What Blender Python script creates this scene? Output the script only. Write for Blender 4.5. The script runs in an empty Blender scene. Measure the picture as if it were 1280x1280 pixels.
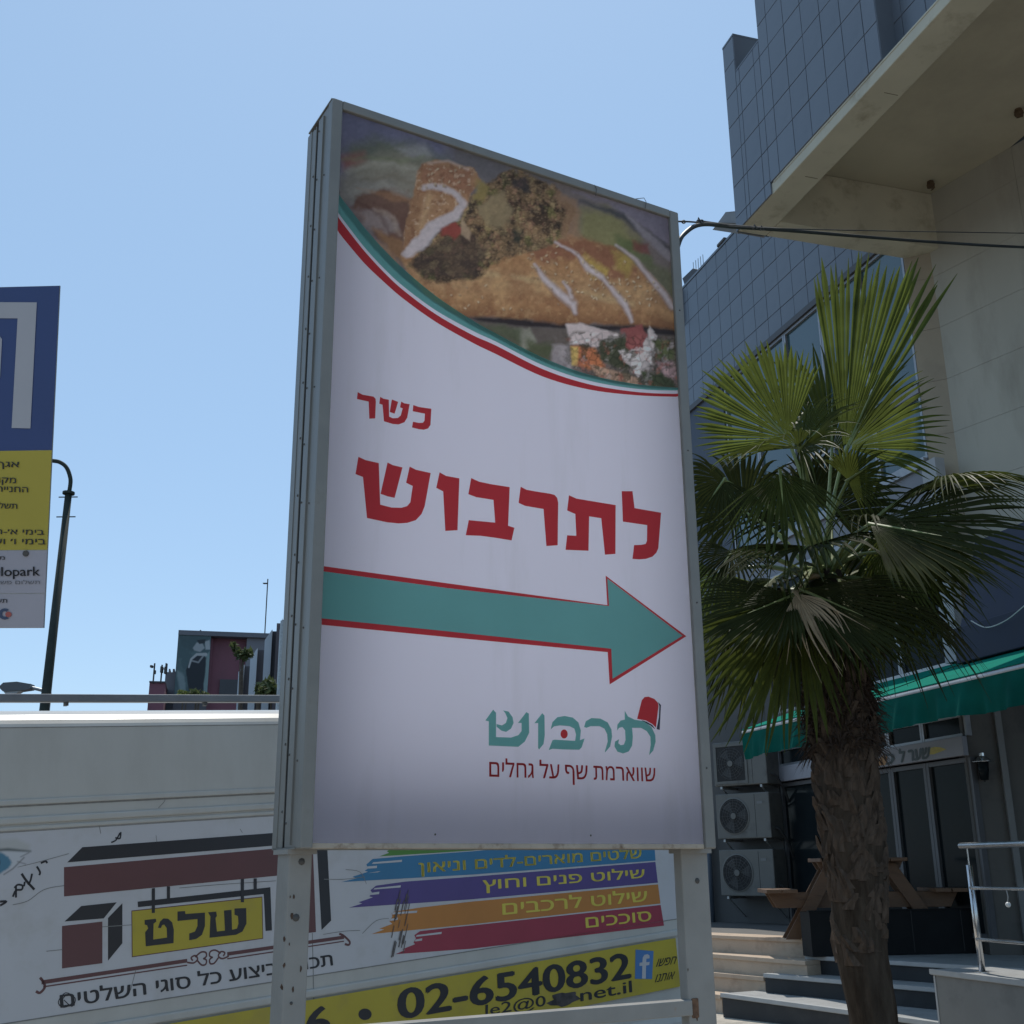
import bpy, bmesh, math, random
import numpy as np
from mathutils import Vector, Matrix
from mathutils.geometry import tessellate_polygon
random.seed(7); rng = np.random.default_rng(5)
scene = bpy.context.scene; C = scene.collection
# ------------------------------------------------------------------ camera, sky, sun, exposure
PITCH, ROLL, FPX = math.radians(17.34), math.radians(0.567), 1430.0
EYE = np.array([0, 0, 1.6])
cp, sp, cr, sr = math.cos(PITCH), math.sin(PITCH), math.cos(ROLL), math.sin(ROLL)
FW = np.array([0, cp, sp]); R0 = np.array([1, 0, 0.]); U0 = np.array([0, -sp, cp])
RT = R0*cr - U0*sr; UP = U0*cr + R0*sr
cam = bpy.data.cameras.new('camera'); co = bpy.data.objects.new('camera', cam); C.objects.link(co)
co.matrix_world = Matrix([[RT[i], UP[i], -FW[i], EYE[i]] for i in range(3)] + [[0, 0, 0, 1]])
cam.sensor_width = 36; cam.lens = FPX/1280*36; cam.clip_start = .05; cam.clip_end = 3000
scene.camera = co
SUN_AZ, SUN_EL = math.radians(-4), math.radians(66)
w = bpy.data.worlds.new('World'); scene.world = w; w.use_nodes = True
nt = w.node_tree; bg = nt.nodes['Background']; sky = nt.nodes.new('ShaderNodeTexSky')
sky.sky_type = 'NISHITA'; sky.sun_disc = False; sky.sun_elevation = SUN_EL; sky.sun_rotation = SUN_AZ
sky.air_density = 1.0; sky.dust_density = .6; sky.ozone_density = 1.0; sky.altitude = 300
hz_ = nt.nodes.new('ShaderNodeMix'); hz_.data_type = 'RGBA'; hz_.inputs[0].default_value = .6; hz_.inputs[7].default_value = (2.05, 3.25, 4.6, 1)   # even summer haze
nt.links.new(sky.outputs[0], hz_.inputs[6]); nt.links.new(hz_.outputs[2], bg.inputs[0]); bg.inputs[1].default_value = 0.15
sl = bpy.data.lights.new('sun', 'SUN'); sl.energy = 3.2; sl.angle = math.radians(.53); sl.color = (1, .95, .87)
so = bpy.data.objects.new('sun', sl); C.objects.link(so)
sd = Vector((math.sin(SUN_AZ)*math.cos(SUN_EL), math.cos(SUN_AZ)*math.cos(SUN_EL), math.sin(SUN_EL)))
so.rotation_euler = sd.to_track_quat('Z', 'Y').to_euler(); so.location = (0, 20, 40)
scene.view_settings.view_transform = 'Standard'; scene.view_settings.look = 'None'
scene.view_settings.gamma = 1; scene.view_settings.use_curve_mapping = False
scene.view_settings.exposure = 0.2
scene.cycles.max_bounces = 10; scene.cycles.transparent_max_bounces = 12
# ------------------------------------------------------------------ geometry helpers
def ray(x, y):
    d = FW*FPX + RT*(x-640) + UP*(640-y); return d/np.linalg.norm(d)
def at(x, y, D):                      # point on the line of sight at horizontal distance D
    r = ray(x, y); return EYE + r*D/math.hypot(r[0], r[1])
def pz(x, y, z):                      # point on the line of sight at height z
    r = ray(x, y); return EYE + r*(z-EYE[2])/r[2]
def proj(P):
    d = P-EYE; ww = d@FW; return 640+FPX*(d@RT)/ww, 640-FPX*(d@UP)/ww
class Fr:                             # local frame: x along azimuth, y away behind the face, z up
    def __init__(s, o, az, el=0):
        a, e = math.radians(az), math.radians(el); s.o = np.array(o, float)
        h = np.array([math.sin(a), math.cos(a), 0]); s.x = h*math.cos(e)+np.array([0, 0, math.sin(e)])
        s.y = np.array([-h[1], h[0], 0]); s.z = np.cross(s.x, s.y); s.az, s.el = az, el
    def px(s, x, y, d=0):
        r = ray(x, y); t = ((s.o+s.y*d-EYE)@s.y)/(r@s.y); p = EYE+r*t-s.o; return (float(p@s.x), float(p@s.z))
    def w(s, x, y, z): return s.o+s.x*x+s.y*y+s.z*z
    def sub(s, x, y, z, daz=0): return Fr(s.w(x, y, z), s.az+daz, s.el)
    def loc(s, P): P = np.asarray(P)-s.o; return (float(P@s.x), float(P@s.y), float(P@s.z))
    @property
    def M(s): return Matrix([[s.x[i], s.y[i], s.z[i], s.o[i]] for i in range(3)]+[[0, 0, 0, 1]])
class FrP(Fr):                        # frame from explicit axes
    def __init__(s, o, x, y): 
        s.o = np.array(o, float); s.x = x/np.linalg.norm(x); s.y = y-(y@s.x)*s.x; s.y /= np.linalg.norm(s.y); s.z = np.cross(s.x, s.y); s.az = s.el = 0
W0 = FrP((0, 0, 0), np.array([1., 0, 0]), np.array([0, 1., 0]))
class MB:
    def __init__(s): s.v = []; s.f = []; s.c = None
    def add(s, vs, fs):
        n = len(s.v); s.v += [tuple(map(float, p)) for p in vs]; s.f += [tuple(i+n for i in f) for f in fs]; return s
    def box(s, x0, x1, y0, y1, z0, z1):
        return s.add([(x0,y0,z0),(x1,y0,z0),(x1,y1,z0),(x0,y1,z0),(x0,y0,z1),(x1,y0,z1),(x1,y1,z1),(x0,y1,z1)],
                     [(0,3,2,1),(4,5,6,7),(0,1,5,4),(1,2,6,5),(2,3,7,6),(3,0,4,7)])
    def hexa(s, b, t):                # bottom and top quads
        return s.add(list(b)+list(t), [(0,3,2,1),(4,5,6,7),(0,1,5,4),(1,2,6,5),(2,3,7,6),(3,0,4,7)])
    def flat(s, pts, y=0):            # polygon in the xz plane
        T = tessellate_polygon([[Vector((p[0], p[1], 0)) for p in pts]])
        fs = []
        for a, b, c in T:
            A, B, D = pts[a], pts[b], pts[c]
            cr_ = (B[0]-A[0])*(D[1]-A[1])-(B[1]-A[1])*(D[0]-A[0])
            fs.append((a, b, c) if cr_ > 0 else (a, c, b))
        return s.add([(p[0], y, p[1]) for p in pts], fs)
    def prism(s, pts, y0, y1):        # polygon in xz extruded along y
        n = len(pts); s.flat(pts, y0); k = len(s.v); s.flat(pts, y1)
        nf = n-2
        s.f[-nf:] = [f[::-1] for f in s.f[-nf:]]
        a = k-n
        ar = sum(pts[i][0]*pts[(i+1)%n][1]-pts[(i+1)%n][0]*pts[i][1] for i in range(n))
        for i in range(n):
            j = (i+1)%n; q = (a+i, k+i, k+j, a+j); s.f.append(q[::-1] if ar > 0 else q)
        return s
    def tube(s, pts, r, seg=8, cap=True):
        pts = [Vector(p) for p in pts]; n = len(pts); rr = r if hasattr(r, '__len__') else [r]*n
        k = len(s.v); t0 = (pts[1]-pts[0]).normalized(); a = t0.orthogonal().normalized()
        for i, p in enumerate(pts):
            t = (pts[min(i+1, n-1)]-pts[max(i-1, 0)]).normalized(); a = (a-a.dot(t)*t).normalized(); b = t.cross(a)
            for j in range(seg):
                q = 2*math.pi*j/seg; s.v.append(tuple(p+(a*math.cos(q)+b*math.sin(q))*rr[i]))
        for i in range(n-1):
            for j in range(seg):
                s.f.append((k+i*seg+j, k+i*seg+(j+1)%seg, k+(i+1)*seg+(j+1)%seg, k+(i+1)*seg+j))
        if cap: s.f.append(tuple(k+j for j in range(seg))[::-1]); s.f.append(tuple(k+(n-1)*seg+j for j in range(seg)))
        return s
    def ribbon(s, pts, wd, y=0):      # flat stroke in the xz plane
        n = len(pts); k = len(s.v); ws = wd if hasattr(wd, '__len__') else [wd]*n
        for i in range(n):
            a = np.array(pts[max(i-1, 0)]); b = np.array(pts[min(i+1, n-1)]); d = b-a; d = d/(np.linalg.norm(d)+1e-9); m = np.array([-d[1], d[0]])*ws[i]/2
            s.v += [(pts[i][0]+m[0], y, pts[i][1]+m[1]), (pts[i][0]-m[0], y, pts[i][1]-m[1])]
        for i in range(n-1): s.f.append((k+2*i, k+2*i+1, k+2*i+3, k+2*i+2))
        return s
    def mesh(s, name, m, smooth=False, bevel=0):
        me = bpy.data.meshes.new(name); me.from_pydata(s.v, [], s.f)
        if m: me.materials.append(m)
        if smooth: me.polygons.foreach_set('use_smooth', [True]*len(me.polygons))
        me.update(); return me
    def part(s, name, m, root, label=None, smooth=False, bevel=0, stuff=False, kind=None, seg=2):
        o = bpy.data.objects.new(name, s.mesh(name, m, smooth)); C.objects.link(o); o.parent = root
        if bevel:
            b = o.modifiers.new('bevel', 'BEVEL'); b.width = bevel; b.segments = seg; b.limit_method = 'ANGLE'
        if label: o['label'] = label
        if stuff: o['kind'] = 'stuff'
        if kind: o['kind'] = kind
        return o
def thing(name, fr, label, cat, group=None):
    o = bpy.data.objects.new(name, None); C.objects.link(o); o.matrix_world = fr.M; o.empty_display_size = .2
    o['label'] = label; o['category'] = cat
    if group: o['group'] = group
    return o
def copy_tree(o, parent=None):
    c = o.copy(); C.objects.link(c)
    if parent: c.parent = parent
    for ch in list(o.children): copy_tree(ch, c)
    return c
def struct(name, mb, m, smooth=False): return mb.part(name, m, None, kind='structure', smooth=smooth)
# ------------------------------------------------------------------ materials
MATS = {}
def mat(name, col, rough=.6, var=.12, scale=6, metal=0, bump=.0, bscale=60, dirt=None, dscale=3, spec=.5, stretch=None, trans=0, coords='Object', dthr=(.52, .7)):
    if name in MATS: return MATS[name]
    m = bpy.data.materials.new(name); m.use_nodes = True; t = m.node_tree; N = t.nodes; L = t.links; b = N['Principled BSDF']
    tc = N.new('ShaderNodeTexCoord'); vec = tc.outputs[coords]
    if stretch:
        mp = N.new('ShaderNodeMapping'); mp.inputs['Scale'].default_value = stretch; L.new(vec, mp.inputs[0]); vec = mp.outputs[0]
    no = N.new('ShaderNodeTexNoise'); no.inputs['Scale'].default_value = scale; no.inputs['Detail'].default_value = 8; L.new(vec, no.inputs['Vector'])
    mx = N.new('ShaderNodeMix'); mx.data_type = 'RGBA'; L.new(no.outputs[0], mx.inputs[0])
    mr = N.new('ShaderNodeMapRange'); mr.inputs[1].default_value = .3; mr.inputs[2].default_value = .7; L.new(no.outputs[0], mr.inputs[0]); L.new(mr.outputs[0], mx.inputs[0])
    mx.inputs[6].default_value = (*[c*(1-var) for c in col], 1); mx.inputs[7].default_value = (*[min(1, c*(1+var)) for c in col], 1)
    out = mx.outputs[2]
    if dirt:
        n2 = N.new('ShaderNodeTexNoise'); n2.inputs['Scale'].default_value = dscale; n2.inputs['Detail'].default_value = 10; n2.inputs['Roughness'].default_value = .65; L.new(vec, n2.inputs['Vector'])
        r2 = N.new('ShaderNodeMapRange'); r2.inputs[1].default_value = dthr[0]; r2.inputs[2].default_value = dthr[1]; L.new(n2.outputs[0], r2.inputs[0])
        m2 = N.new('ShaderNodeMix'); m2.data_type = 'RGBA'; L.new(r2.outputs[0], m2.inputs[0]); L.new(out, m2.inputs[6]); m2.inputs[7].default_value = (*dirt, 1); out = m2.outputs[2]
    L.new(out, b.inputs['Base Color']); b.inputs['Roughness'].default_value = rough; b.inputs['Metallic'].default_value = metal
    b.inputs['Specular IOR Level'].default_value = spec
    rr = N.new('ShaderNodeMapRange'); rr.inputs[3].default_value = max(.03, rough-.1); rr.inputs[4].default_value = min(1, rough+.12); L.new(no.outputs[0], rr.inputs[0]); L.new(rr.outputs[0], b.inputs['Roughness'])
    if bump:
        n3 = N.new('ShaderNodeTexNoise'); n3.inputs['Scale'].default_value = bscale; n3.inputs['Detail'].default_value = 6; L.new(vec, n3.inputs['Vector'])
        bp = N.new('ShaderNodeBump'); bp.inputs['Strength'].default_value = bump; bp.inputs['Distance'].default_value = .01; L.new(n3.outputs[0], bp.inputs['Height']); L.new(bp.outputs[0], b.inputs['Normal'])
    if trans:
        tr = N.new('ShaderNodeBsdfTranslucent'); L.new(out, tr.inputs[0]); ms = N.new('ShaderNodeMixShader'); ms.inputs[0].default_value = trans
        L.new(b.outputs[0], ms.inputs[1]); L.new(tr.outputs[0], ms.inputs[2]); L.new(ms.outputs[0], N['Material Output'].inputs[0])
    MATS[name] = m; return m
def s2l(c): return tuple((v/255/12.92 if v/255 < .04045 else ((v/255+.055)/1.055)**2.4) for v in c)
def lit(c, k): return tuple(min(.85, v*k) for v in s2l(c))
M_frame = mat('painted_aluminium', (.175, .170, .155), .45, .1, 9, .0, dirt=(.135, .125, .105), dscale=9, dthr=(.6, .8), bump=.05)
M_post = mat('chalky_white_steel', (.235, .225, .205), .55, .1, 8, dirt=(.25, .15, .09), dscale=16, dthr=(.66, .74), bump=.12)
M_rust = mat('rusty_steel', (.13, .07, .04), .9, .4, 60, bump=.3)
M_bolt = mat('dark_steel', (.06, .055, .05), .6, .2, 40)
M_black = mat('black_print', (.012, .012, .014), .5, .1)
M_gap = mat('dark_gap', (.03, .03, .03), .9, .1)
# ------------------------------------------------------------------ ground
def gz(x, y):
    p = x*math.sin(math.radians(53))+y*math.cos(math.radians(53)); q = -x*math.cos(math.radians(53))+y*math.sin(math.radians(53))
    return .055*min(p, 14)-.035*min(q, 14)
M_asph = mat('asphalt', (.055, .055, .057), .9, .25, 3, bump=.5, bscale=120, dirt=(.09, .085, .08), dscale=1.2)
g = MB(); xs = [-900, -300, -100, -40, -20, -10, -5, 0, 5, 10, 20, 40, 100, 300, 900]
for y in xs:
    for x in xs: g.v.append((x, y, gz(x, y)))
n = len(xs)
for j in range(n-1):
    for i in range(n-1): g.f.append((j*n+i, j*n+i+1, (j+1)*n+i+1, (j+1)*n+i))
struct('ground', g, M_asph)
# paved walk in front of the steps
M_pav = mat('pavement_stone', (.42, .38, .32), .85, .15, 5, bump=.2, dirt=(.22, .2, .17), dscale=2)
GF = Fr((*at(1000, 1180, 12)[:2], 0), 150)
def strip_on_ground(fr, x0, x1, y0, y1, lift, nx=12, ny=6):
    m = MB()
    for j in range(ny+1):
        for i in range(nx+1):
            P = fr.w(x0+(x1-x0)*i/nx, y0+(y1-y0)*j/ny, 0); m.v.append((P[0], P[1], gz(P[0], P[1])+lift))
    for j in range(ny):
        for i in range(nx): a = j*(nx+1)+i; m.f.append((a, a+1, a+nx+2, a+nx+1))
    return m
pav = strip_on_ground(GF, -12, 14, -3.6, 3.0, .05, 40, 14)
pv = struct('pavement', pav, M_pav)
pv2 = strip_on_ground(Fr((-.45, 2.97, 0), 59.884), -14, 16, -16, .9, .05, 30, 14); struct('pavement', pv2, M_pav)
kb = MB()
for i in range(18):
    a = GF.w(-9+i, -3.6, 0); b_ = GF.w(-9+i+.992, -3.6, 0); n_ = -GF.y*.14
    za, zb = gz(*a[:2]), gz(*b_[:2])
    kk = MB().hexa([(a[0]+n_[0], a[1]+n_[1], za-.1), (b_[0]+n_[0], b_[1]+n_[1], zb-.1), (b_[0], b_[1], zb-.1), (a[0], a[1], za-.1)],
            [(a[0]+n_[0], a[1]+n_[1], za+.12), (b_[0]+n_[0], b_[1]+n_[1], zb+.12), (b_[0], b_[1], zb+.12), (a[0], a[1], za+.12)])
    kk.part('kerb_stone', mat('kerb', (.36, .35, .33), .85, .15, 6, bump=.3), pv)
# ------------------------------------------------------------------ text helper
def text_part(name, root, fr, txt, bl, br_, tl, m, d=-.003, bold=0.0, href='ם', italic=0, label=None):
    """print txt flat on the plane local y=d of fr; bl/br/tl are photo points of the baseline and the cap height"""
    def mk(s):
        k = bpy.data.curves.new('t', 'FONT'); k.body = s; k.resolution_u = 3; k.shear = italic
        o = bpy.data.objects.new('t', k); C.objects.link(o); dg = bpy.context.evaluated_depsgraph_get()
        cv = o.evaluated_get(dg).to_curve(dg); loops = []
        for spn in cv.splines:
            P = []; bp = spn.bezier_points; nb = len(bp)
            for i in range(nb):
                a_, b_ = bp[i], bp[(i+1) % nb]; p0, p1, p2, p3 = a_.co, a_.handle_right, b_.handle_left, b_.co
                st = (p3-p0).length > 1e-6 and abs((p1-p0).cross(p3-p0).length)+abs((p2-p0).cross(p3-p0).length) < 1e-5
                for t in ((0,) if st else (0, .25, .5, .75)): P.append(tuple((p0*(1-t)**3+p1*3*t*(1-t)**2+p2*3*t*t*(1-t)+p3*t**3)[:2]))
            Q = [p for i, p in enumerate(P) if math.dist(p, P[i-1]) > 1e-4]
            if len(Q) > 2: loops.append(Q)
        o.evaluated_get(dg).to_curve_clear(); bpy.data.objects.remove(o); bpy.data.curves.remove(k)
        area = lambda L: sum(L[i-1][0]*L[i][1]-L[i][0]*L[i-1][1] for i in range(len(L)))/2
        big_ = max(loops, key=lambda L: abs(area(L))); sg_ = 1 if area(big_) > 0 else -1
        outs = [L for L in loops if area(L)*sg_ > 0]; holes = [L for L in loops if area(L)*sg_ <= 0]; v, f = [], []

        def inside(p, L):
            c = False
            for i in range(len(L)):
                (x1, y1), (x2, y2) = L[i-1], L[i]
                if (y1 > p[1]) != (y2 > p[1]) and p[0] < (x2-x1)*(p[1]-y1)/(y2-y1)+x1: c = not c
            return c
        outs += [h for h in holes if not any(inside(h[0], L) for L in outs)]; holes = [h for h in holes if h not in outs]
        for L in outs:
            hs = [h for h in holes if inside(h[0], L)]; al = L+[p for h in hs for p in h]; n0 = len(v); v += al
            T = tessellate_polygon([[Vector((*p, 0)) for p in q] for q in [L]+hs])
            for t in T:
                A0, B0_, C0 = (al[i] for i in t); cr0 = (B0_[0]-A0[0])*(C0[1]-A0[1])-(B0_[1]-A0[1])*(C0[0]-A0[0]); f.append(tuple(n0+i for i in (t if cr0 > 0 else t[::-1])))
        return v, f
    v, f = mk(txt); vh, _ = mk(href)
    x0, x1 = min(p[0] for p in v), max(p[0] for p in v); H = max(p[1] for p in vh); h0 = max(0, min(p[1] for p in vh))
    A, B_, T = (np.array(fr.px(*p, d)) for p in (bl, br_, tl))
    X = (B_-A)/(x1-x0); Z = (T-A)/(H-h0); mb = MB(); k = 0
    for sx_, sz_ in (((-bold, 0), (bold, 0), (0, bold*.6), (0, -bold*.6)) if bold else ((0, 0),)):
        for q in f:
            y = d-(k % 37)*.00003; k += 1; pp = [A+X*(v[i][0]-x0+sx_)+Z*(v[i][1]-h0+sz_) for i in q]
            mb.add([(p[0], y, p[1]) for p in pp], [tuple(range(len(q)))])
    return mb.part(name, m, root, label)
def heb(s): return s[::-1]
def polyp(mb, fr, pts, d, z=None):     # traced polygon -> plane
    if z: pts = [(z[0]+p[0]*z[2], z[1]+p[1]*z[2]) for p in pts]
    return mb.flat([fr.px(*p, d) for p in pts], d)
def ellp(cx, cy, rx, ry, n=20, rot=0):
    return [(cx+rx*math.cos(a)*math.cos(rot)-ry*math.sin(a)*math.sin(rot), cy+rx*math.cos(a)*math.sin(rot)+ry*math.sin(a)*math.cos(rot)) for a in [2*math.pi*i/n for i in range(n)]]
# ------------------------------------------------------------------ numpy painting (flat printed pictures)
def vnoise(x, y, seed=0):
    r = np.random.default_rng(seed); T = r.random((128, 128)); xi = np.floor(x).astype(int); yi = np.floor(y).astype(int)
    fx = x-xi; fy = y-yi; fx = fx*fx*(3-2*fx); fy = fy*fy*(3-2*fy)
    a = T[yi % 128, xi % 128]; b = T[yi % 128, (xi+1) % 128]; c = T[(yi+1) % 128, xi % 128]; d = T[(yi+1) % 128, (xi+1) % 128]
    return (a*(1-fx)+b*fx)*(1-fy)+(c*(1-fx)+d*fx)*fy
def fbm(x, y, s, seed=0, o=4):
    v = 0; a = .5; t = 0
    for i in range(o): v = v+a*vnoise(x/s*2**i+17*i, y/s*2**i+9*i, seed+i); t += a; a *= .55
    return v/t
def sdf(X, Y, pts):
    P = np.array(pts, float); d = np.full(X.shape, 1e9); ins = np.zeros(X.shape, bool); n = len(P)
    for i in range(n):
        a, b = P[i], P[(i+1) % n]; e = b-a; t = np.clip(((X-a[0])*e[0]+(Y-a[1])*e[1])/(e@e+1e-9), 0, 1)
        d = np.minimum(d, np.hypot(X-a[0]-t*e[0], Y-a[1]-t*e[1]))
        if a[1] != b[1]:
            c = ((a[1] > Y) != (b[1] > Y)) & (X < (b[0]-a[0])*(Y-a[1])/(b[1]-a[1])+a[0]); ins ^= c
    return np.where(ins, d, -d)
def worley(X, Y, s, seed=0, jit=1.0):
    r = np.random.default_rng(seed); J = r.random((64, 64, 3)); u, v = X/s, Y/s; xi, yi = np.floor(u).astype(int), np.floor(v).astype(int); d1 = np.full(X.shape, 9.); d2 = d1.copy(); idv = np.zeros(X.shape)
    for a in (-1, 0, 1):
        for b in (-1, 0, 1):
            q = J[(yi+b) % 64, (xi+a) % 64]; dd_ = np.hypot(xi+a+q[..., 0]-u, yi+b+q[..., 1]-v); m = dd_ < d1; d2 = np.where(m, d1, np.minimum(d2, dd_)); idv = np.where(m, q[..., 2], idv); d1 = np.where(m, dd_, d1)
    return d1, d2, idv
class Paint:
    def __init__(s, X, Y, base): s.X, s.Y = X, Y; s.c = np.zeros(X.shape+(3,))+np.array(base, float)
    def poly(s, pts, col, feather=3, op=1, warp=0, seed=1, ws=14):
        X, Y = s.X, s.Y
        if warp: X = X+(fbm(X, Y, ws, seed)-.5)*warp*2; Y = Y+(fbm(s.X, s.Y, ws, seed+40)-.5)*warp*2
        m = np.clip(sdf(X, Y, pts)/feather+.5, 0, 1)*op; s.c = s.c*(1-m[..., None])+np.array(col)*m[..., None]; return m
    def line(s, pts, wd, col, feather=2, op=1, warp=0, seed=3):
        X, Y = s.X, s.Y
        if warp: X = X+(fbm(X, Y, 12, seed)-.5)*warp*2; Y = Y+(fbm(s.X, s.Y, 12, seed+40)-.5)*warp*2
        d = np.full(X.shape, -1e9); n = len(pts)
        for i in range(n-1):
            a, b = np.array(pts[i], float), np.array(pts[i+1], float); e = b-a; t = np.clip(((X-a[0])*e[0]+(Y-a[1])*e[1])/(e@e), 0, 1)
            ww = (wd[i]*(1-t)+wd[i+1]*t) if hasattr(wd, '__len__') else wd
            d = np.maximum(d, ww/2-np.hypot(X-a[0]-t*e[0], Y-a[1]-t*e[1]))
        m = np.clip(d/feather+.5, 0, 1)*op; s.c = s.c*(1-m[..., None])+np.array(col)*m[..., None]
    def mask(s, m, col): s.c = s.c*(1-m[..., None])+np.array(col)*m[..., None]
def print_mesh(name, root, fr, GX, GZ, cols, m, d, keep=None):
    ny, nx = GX.shape; idx = np.arange(nx*ny).reshape(ny, nx)
    F_ = np.stack([idx[:-1, :-1], idx[:-1, 1:], idx[1:, 1:], idx[1:, :-1]], -1).reshape(-1, 4)
    if keep is not None:
        k = keep.reshape(-1); F_ = F_[k[F_].any(1)]
    me = bpy.data.meshes.new(name); V = np.stack([GX, np.full(GX.shape, d), GZ], -1).reshape(-1, 3)
    used = np.unique(F_); mp = np.full(nx*ny, -1); mp[used] = np.arange(len(used)); V = V[used]; F_ = mp[F_]; cc = cols.reshape(-1, 3)[used]
    me.from_pydata(V.tolist(), [], F_.tolist()); at_ = me.color_attributes.new('print', 'FLOAT_COLOR', 'POINT')
    at_.data.foreach_set('color', np.concatenate([cc, np.ones((len(cc), 1))], 1).astype(np.float32).ravel())
    me.materials.append(m); me.update(); o = bpy.data.objects.new(name, me); C.objects.link(o); o.parent = root; return o
def print_mat(name, trans=.0, rough=.35):
    m = bpy.data.materials.new(name); m.use_nodes = True; N = m.node_tree.nodes; L = m.node_tree.links; b = N['Principled BSDF']
    a = N.new('ShaderNodeVertexColor'); a.layer_name = 'print'; L.new(a.outputs[0], b.inputs['Base Color']); b.inputs['Roughness'].default_value = rough
    if trans:
        tr = N.new('ShaderNodeBsdfTranslucent'); L.new(a.outputs[0], tr.inputs[0]); ms = N.new('ShaderNodeMixShader'); ms.inputs[0].default_value = trans
        L.new(b.outputs[0], ms.inputs[1]); L.new(tr.outputs[0], ms.inputs[2]); L.new(ms.outputs[0], N['Material Output'].inputs[0])
    return m
#@@LATER
# ================================================================== the illuminated sign
KS = 2.3
def sc_(r, g, b, k=KS): return lit((r, g, b), k)
sx, sy = at(409, 1055, 3.0)[:2]; S = Fr((sx, sy, gz(sx, sy)), 59.884); sg = gz(sx, sy)
sign = thing('street_sign_board', S, 'tall white double-sided restaurant sign with a food photo and a green arrow pointing right', 'sign')
X0, X1, Z0, Z1 = -.04, 1.196, 1.667-sg, 3.798-sg; XL, XR, ZT, ZB = -.073, 1.234, 3.828-sg, 1.653-sg
m = MB().box(XL, X0, -.008, .03, ZB, ZT); m.part('frame_post', M_frame, sign, bevel=.004)
m = MB().box(X1, XR, -.008, .03, ZB, ZT); m.part('frame_post', M_frame, sign, bevel=.004)
MB().box(X0, X1, -.008, .03, Z1, ZT).part('frame_top_rail', M_frame, sign, bevel=.003)
MB().box(X0, X1, .002, .03, ZB, Z0).part('frame_bottom_rail', mat('stained_rail', (.34, .29, .23), .6, .2, 12, dirt=(.12, .07, .04), dscale=20), sign, bevel=.002)
for (a, b_, nm) in ((.031, .116, 'side_panel'), (.134, .197, 'rear_side_panel')):
    zt = ZT-(.004 if a < .1 else .012)
    MB().box(XL+.002, XL+.006, a, b_, ZB+.004, zt).part(nm, M_frame, sign, bevel=.0015)
    MB().box(XR-.006, XR-.002, a, b_, ZB+.004, zt).part(nm, M_frame, sign, bevel=.0015)
MB().box(XL+.006, XL+.012, .117, .133, ZB+.02, ZT-.03).part('gap_liner', M_gap, sign)
MB().box(XR-.012, XR-.006, .117, .133, ZB+.02, ZT-.03).part('gap_liner', M_gap, sign)
MB().box(XL-.001, XR+.001, .002, .2, ZT, ZT+.004).part('top_cover', M_frame, sign)
MB().box(XL, XR, .031, .197, ZB, ZB+.004).part('bottom_cover', M_frame, sign)
MB().box(XL, X0, .17, .205, ZB, ZT-.01).part('rear_frame_post', M_frame, sign); MB().box(X1, XR, .17, .205, ZB, ZT-.01).part('rear_frame_post', M_frame, sign)
# raised seam along the side, rivets and screws
MB().box(XL-.003, XL+.002, .062, .066, ZB+.01, ZT-.02).part('side_seam', M_frame, sign)
rv0 = None
def rivet(fr_root, P, axis, r=.0045, h=.003, m_=M_bolt, nm='rivet', me=[None]):
    key = (r, h, m_.name)
    if key not in RV:
        b = MB(); k = 8
        b.v = [(0, 0, h)]+[(r*.7*math.cos(2*math.pi*i/k), r*.7*math.sin(2*math.pi*i/k), h*.8) for i in range(k)]+[(r*math.cos(2*math.pi*i/k), r*math.sin(2*math.pi*i/k), 0) for i in range(k)]
        b.f = [(0, 1+i, 1+(i+1) % k) for i in range(k)]+[(1+i, 9+i, 9+(i+1) % k, 1+(i+1) % k) for i in range(k)]; RV[key] = b.mesh('rivet', m_, True)
    o = bpy.data.objects.new(nm, RV[key]); C.objects.link(o); o.parent = fr_root; o.location = P
    o.rotation_euler = {'-y': (math.pi/2, 0, 0), '-x': (0, -math.pi/2, 0), 'z': (0, 0, 0)}[axis]
RV = {}
for k_ in range(13):
    z = Z0+.05+k_*.172
    rivet(sign, (XL+.002, .108, z), '-x', .0035); rivet(sign, (XL+.002, .142, z+.03), '-x', .004)
    if k_ % 2: rivet(sign, (XL+.002, .045, z-.02), '-x', .003)
    if k_ % 3 == 1: rivet(sign, (X1+.018, -.008, z), '-y', .003)
for x in (.3, .79): rivet(sign, (x, .0025, Z0+.022), '-y', .0028, .002)
# --- the print: grid of colours for the food photograph, a plain white sheet below it
M_pan = mat('backlit_white_print', (.86, .83, .96), .4, .012, 2, trans=.82, stretch=(2, 2, .25), dirt=(.79, .765, .87), dscale=3, spec=.3)
M_foodp = print_mat('food_print', .75, .4)
M_red = mat('red_print', (.60, .055, .062), .45, .03, trans=.8); M_teal = mat('teal_print', (.19, .47, .42), .45, .03, trans=.8)
M_navyp = mat('dark_print', (.03, .025, .045), .5, .05, trans=.2)
teal_top = [(415, 222), (423.6, 242.5), (440, 264.5), (456.9, 286), (480, 312), (505, 336.6), (545, 370), (590, 400), (620, 416.8), (678.6, 447), (737, 468.5), (798, 480.5), (850, 485)]
teal_bot = [(415, 252), (423.6, 267), (440, 289), (456.9, 310.5), (480, 335.5), (505, 358.5), (545, 388), (590, 413), (620, 427), (678.6, 456.5), (737, 476), (798, 486.2), (850, 488.2)]
red_top = [(415, 258), (423.6, 272.5), (440, 294.5), (456.9, 315.5), (480, 340.5), (505, 363.5), (545, 393), (590, 418.5), (620, 432), (678.6, 461.5), (737, 480.5), (798, 490.2), (850, 492.5)]
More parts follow.
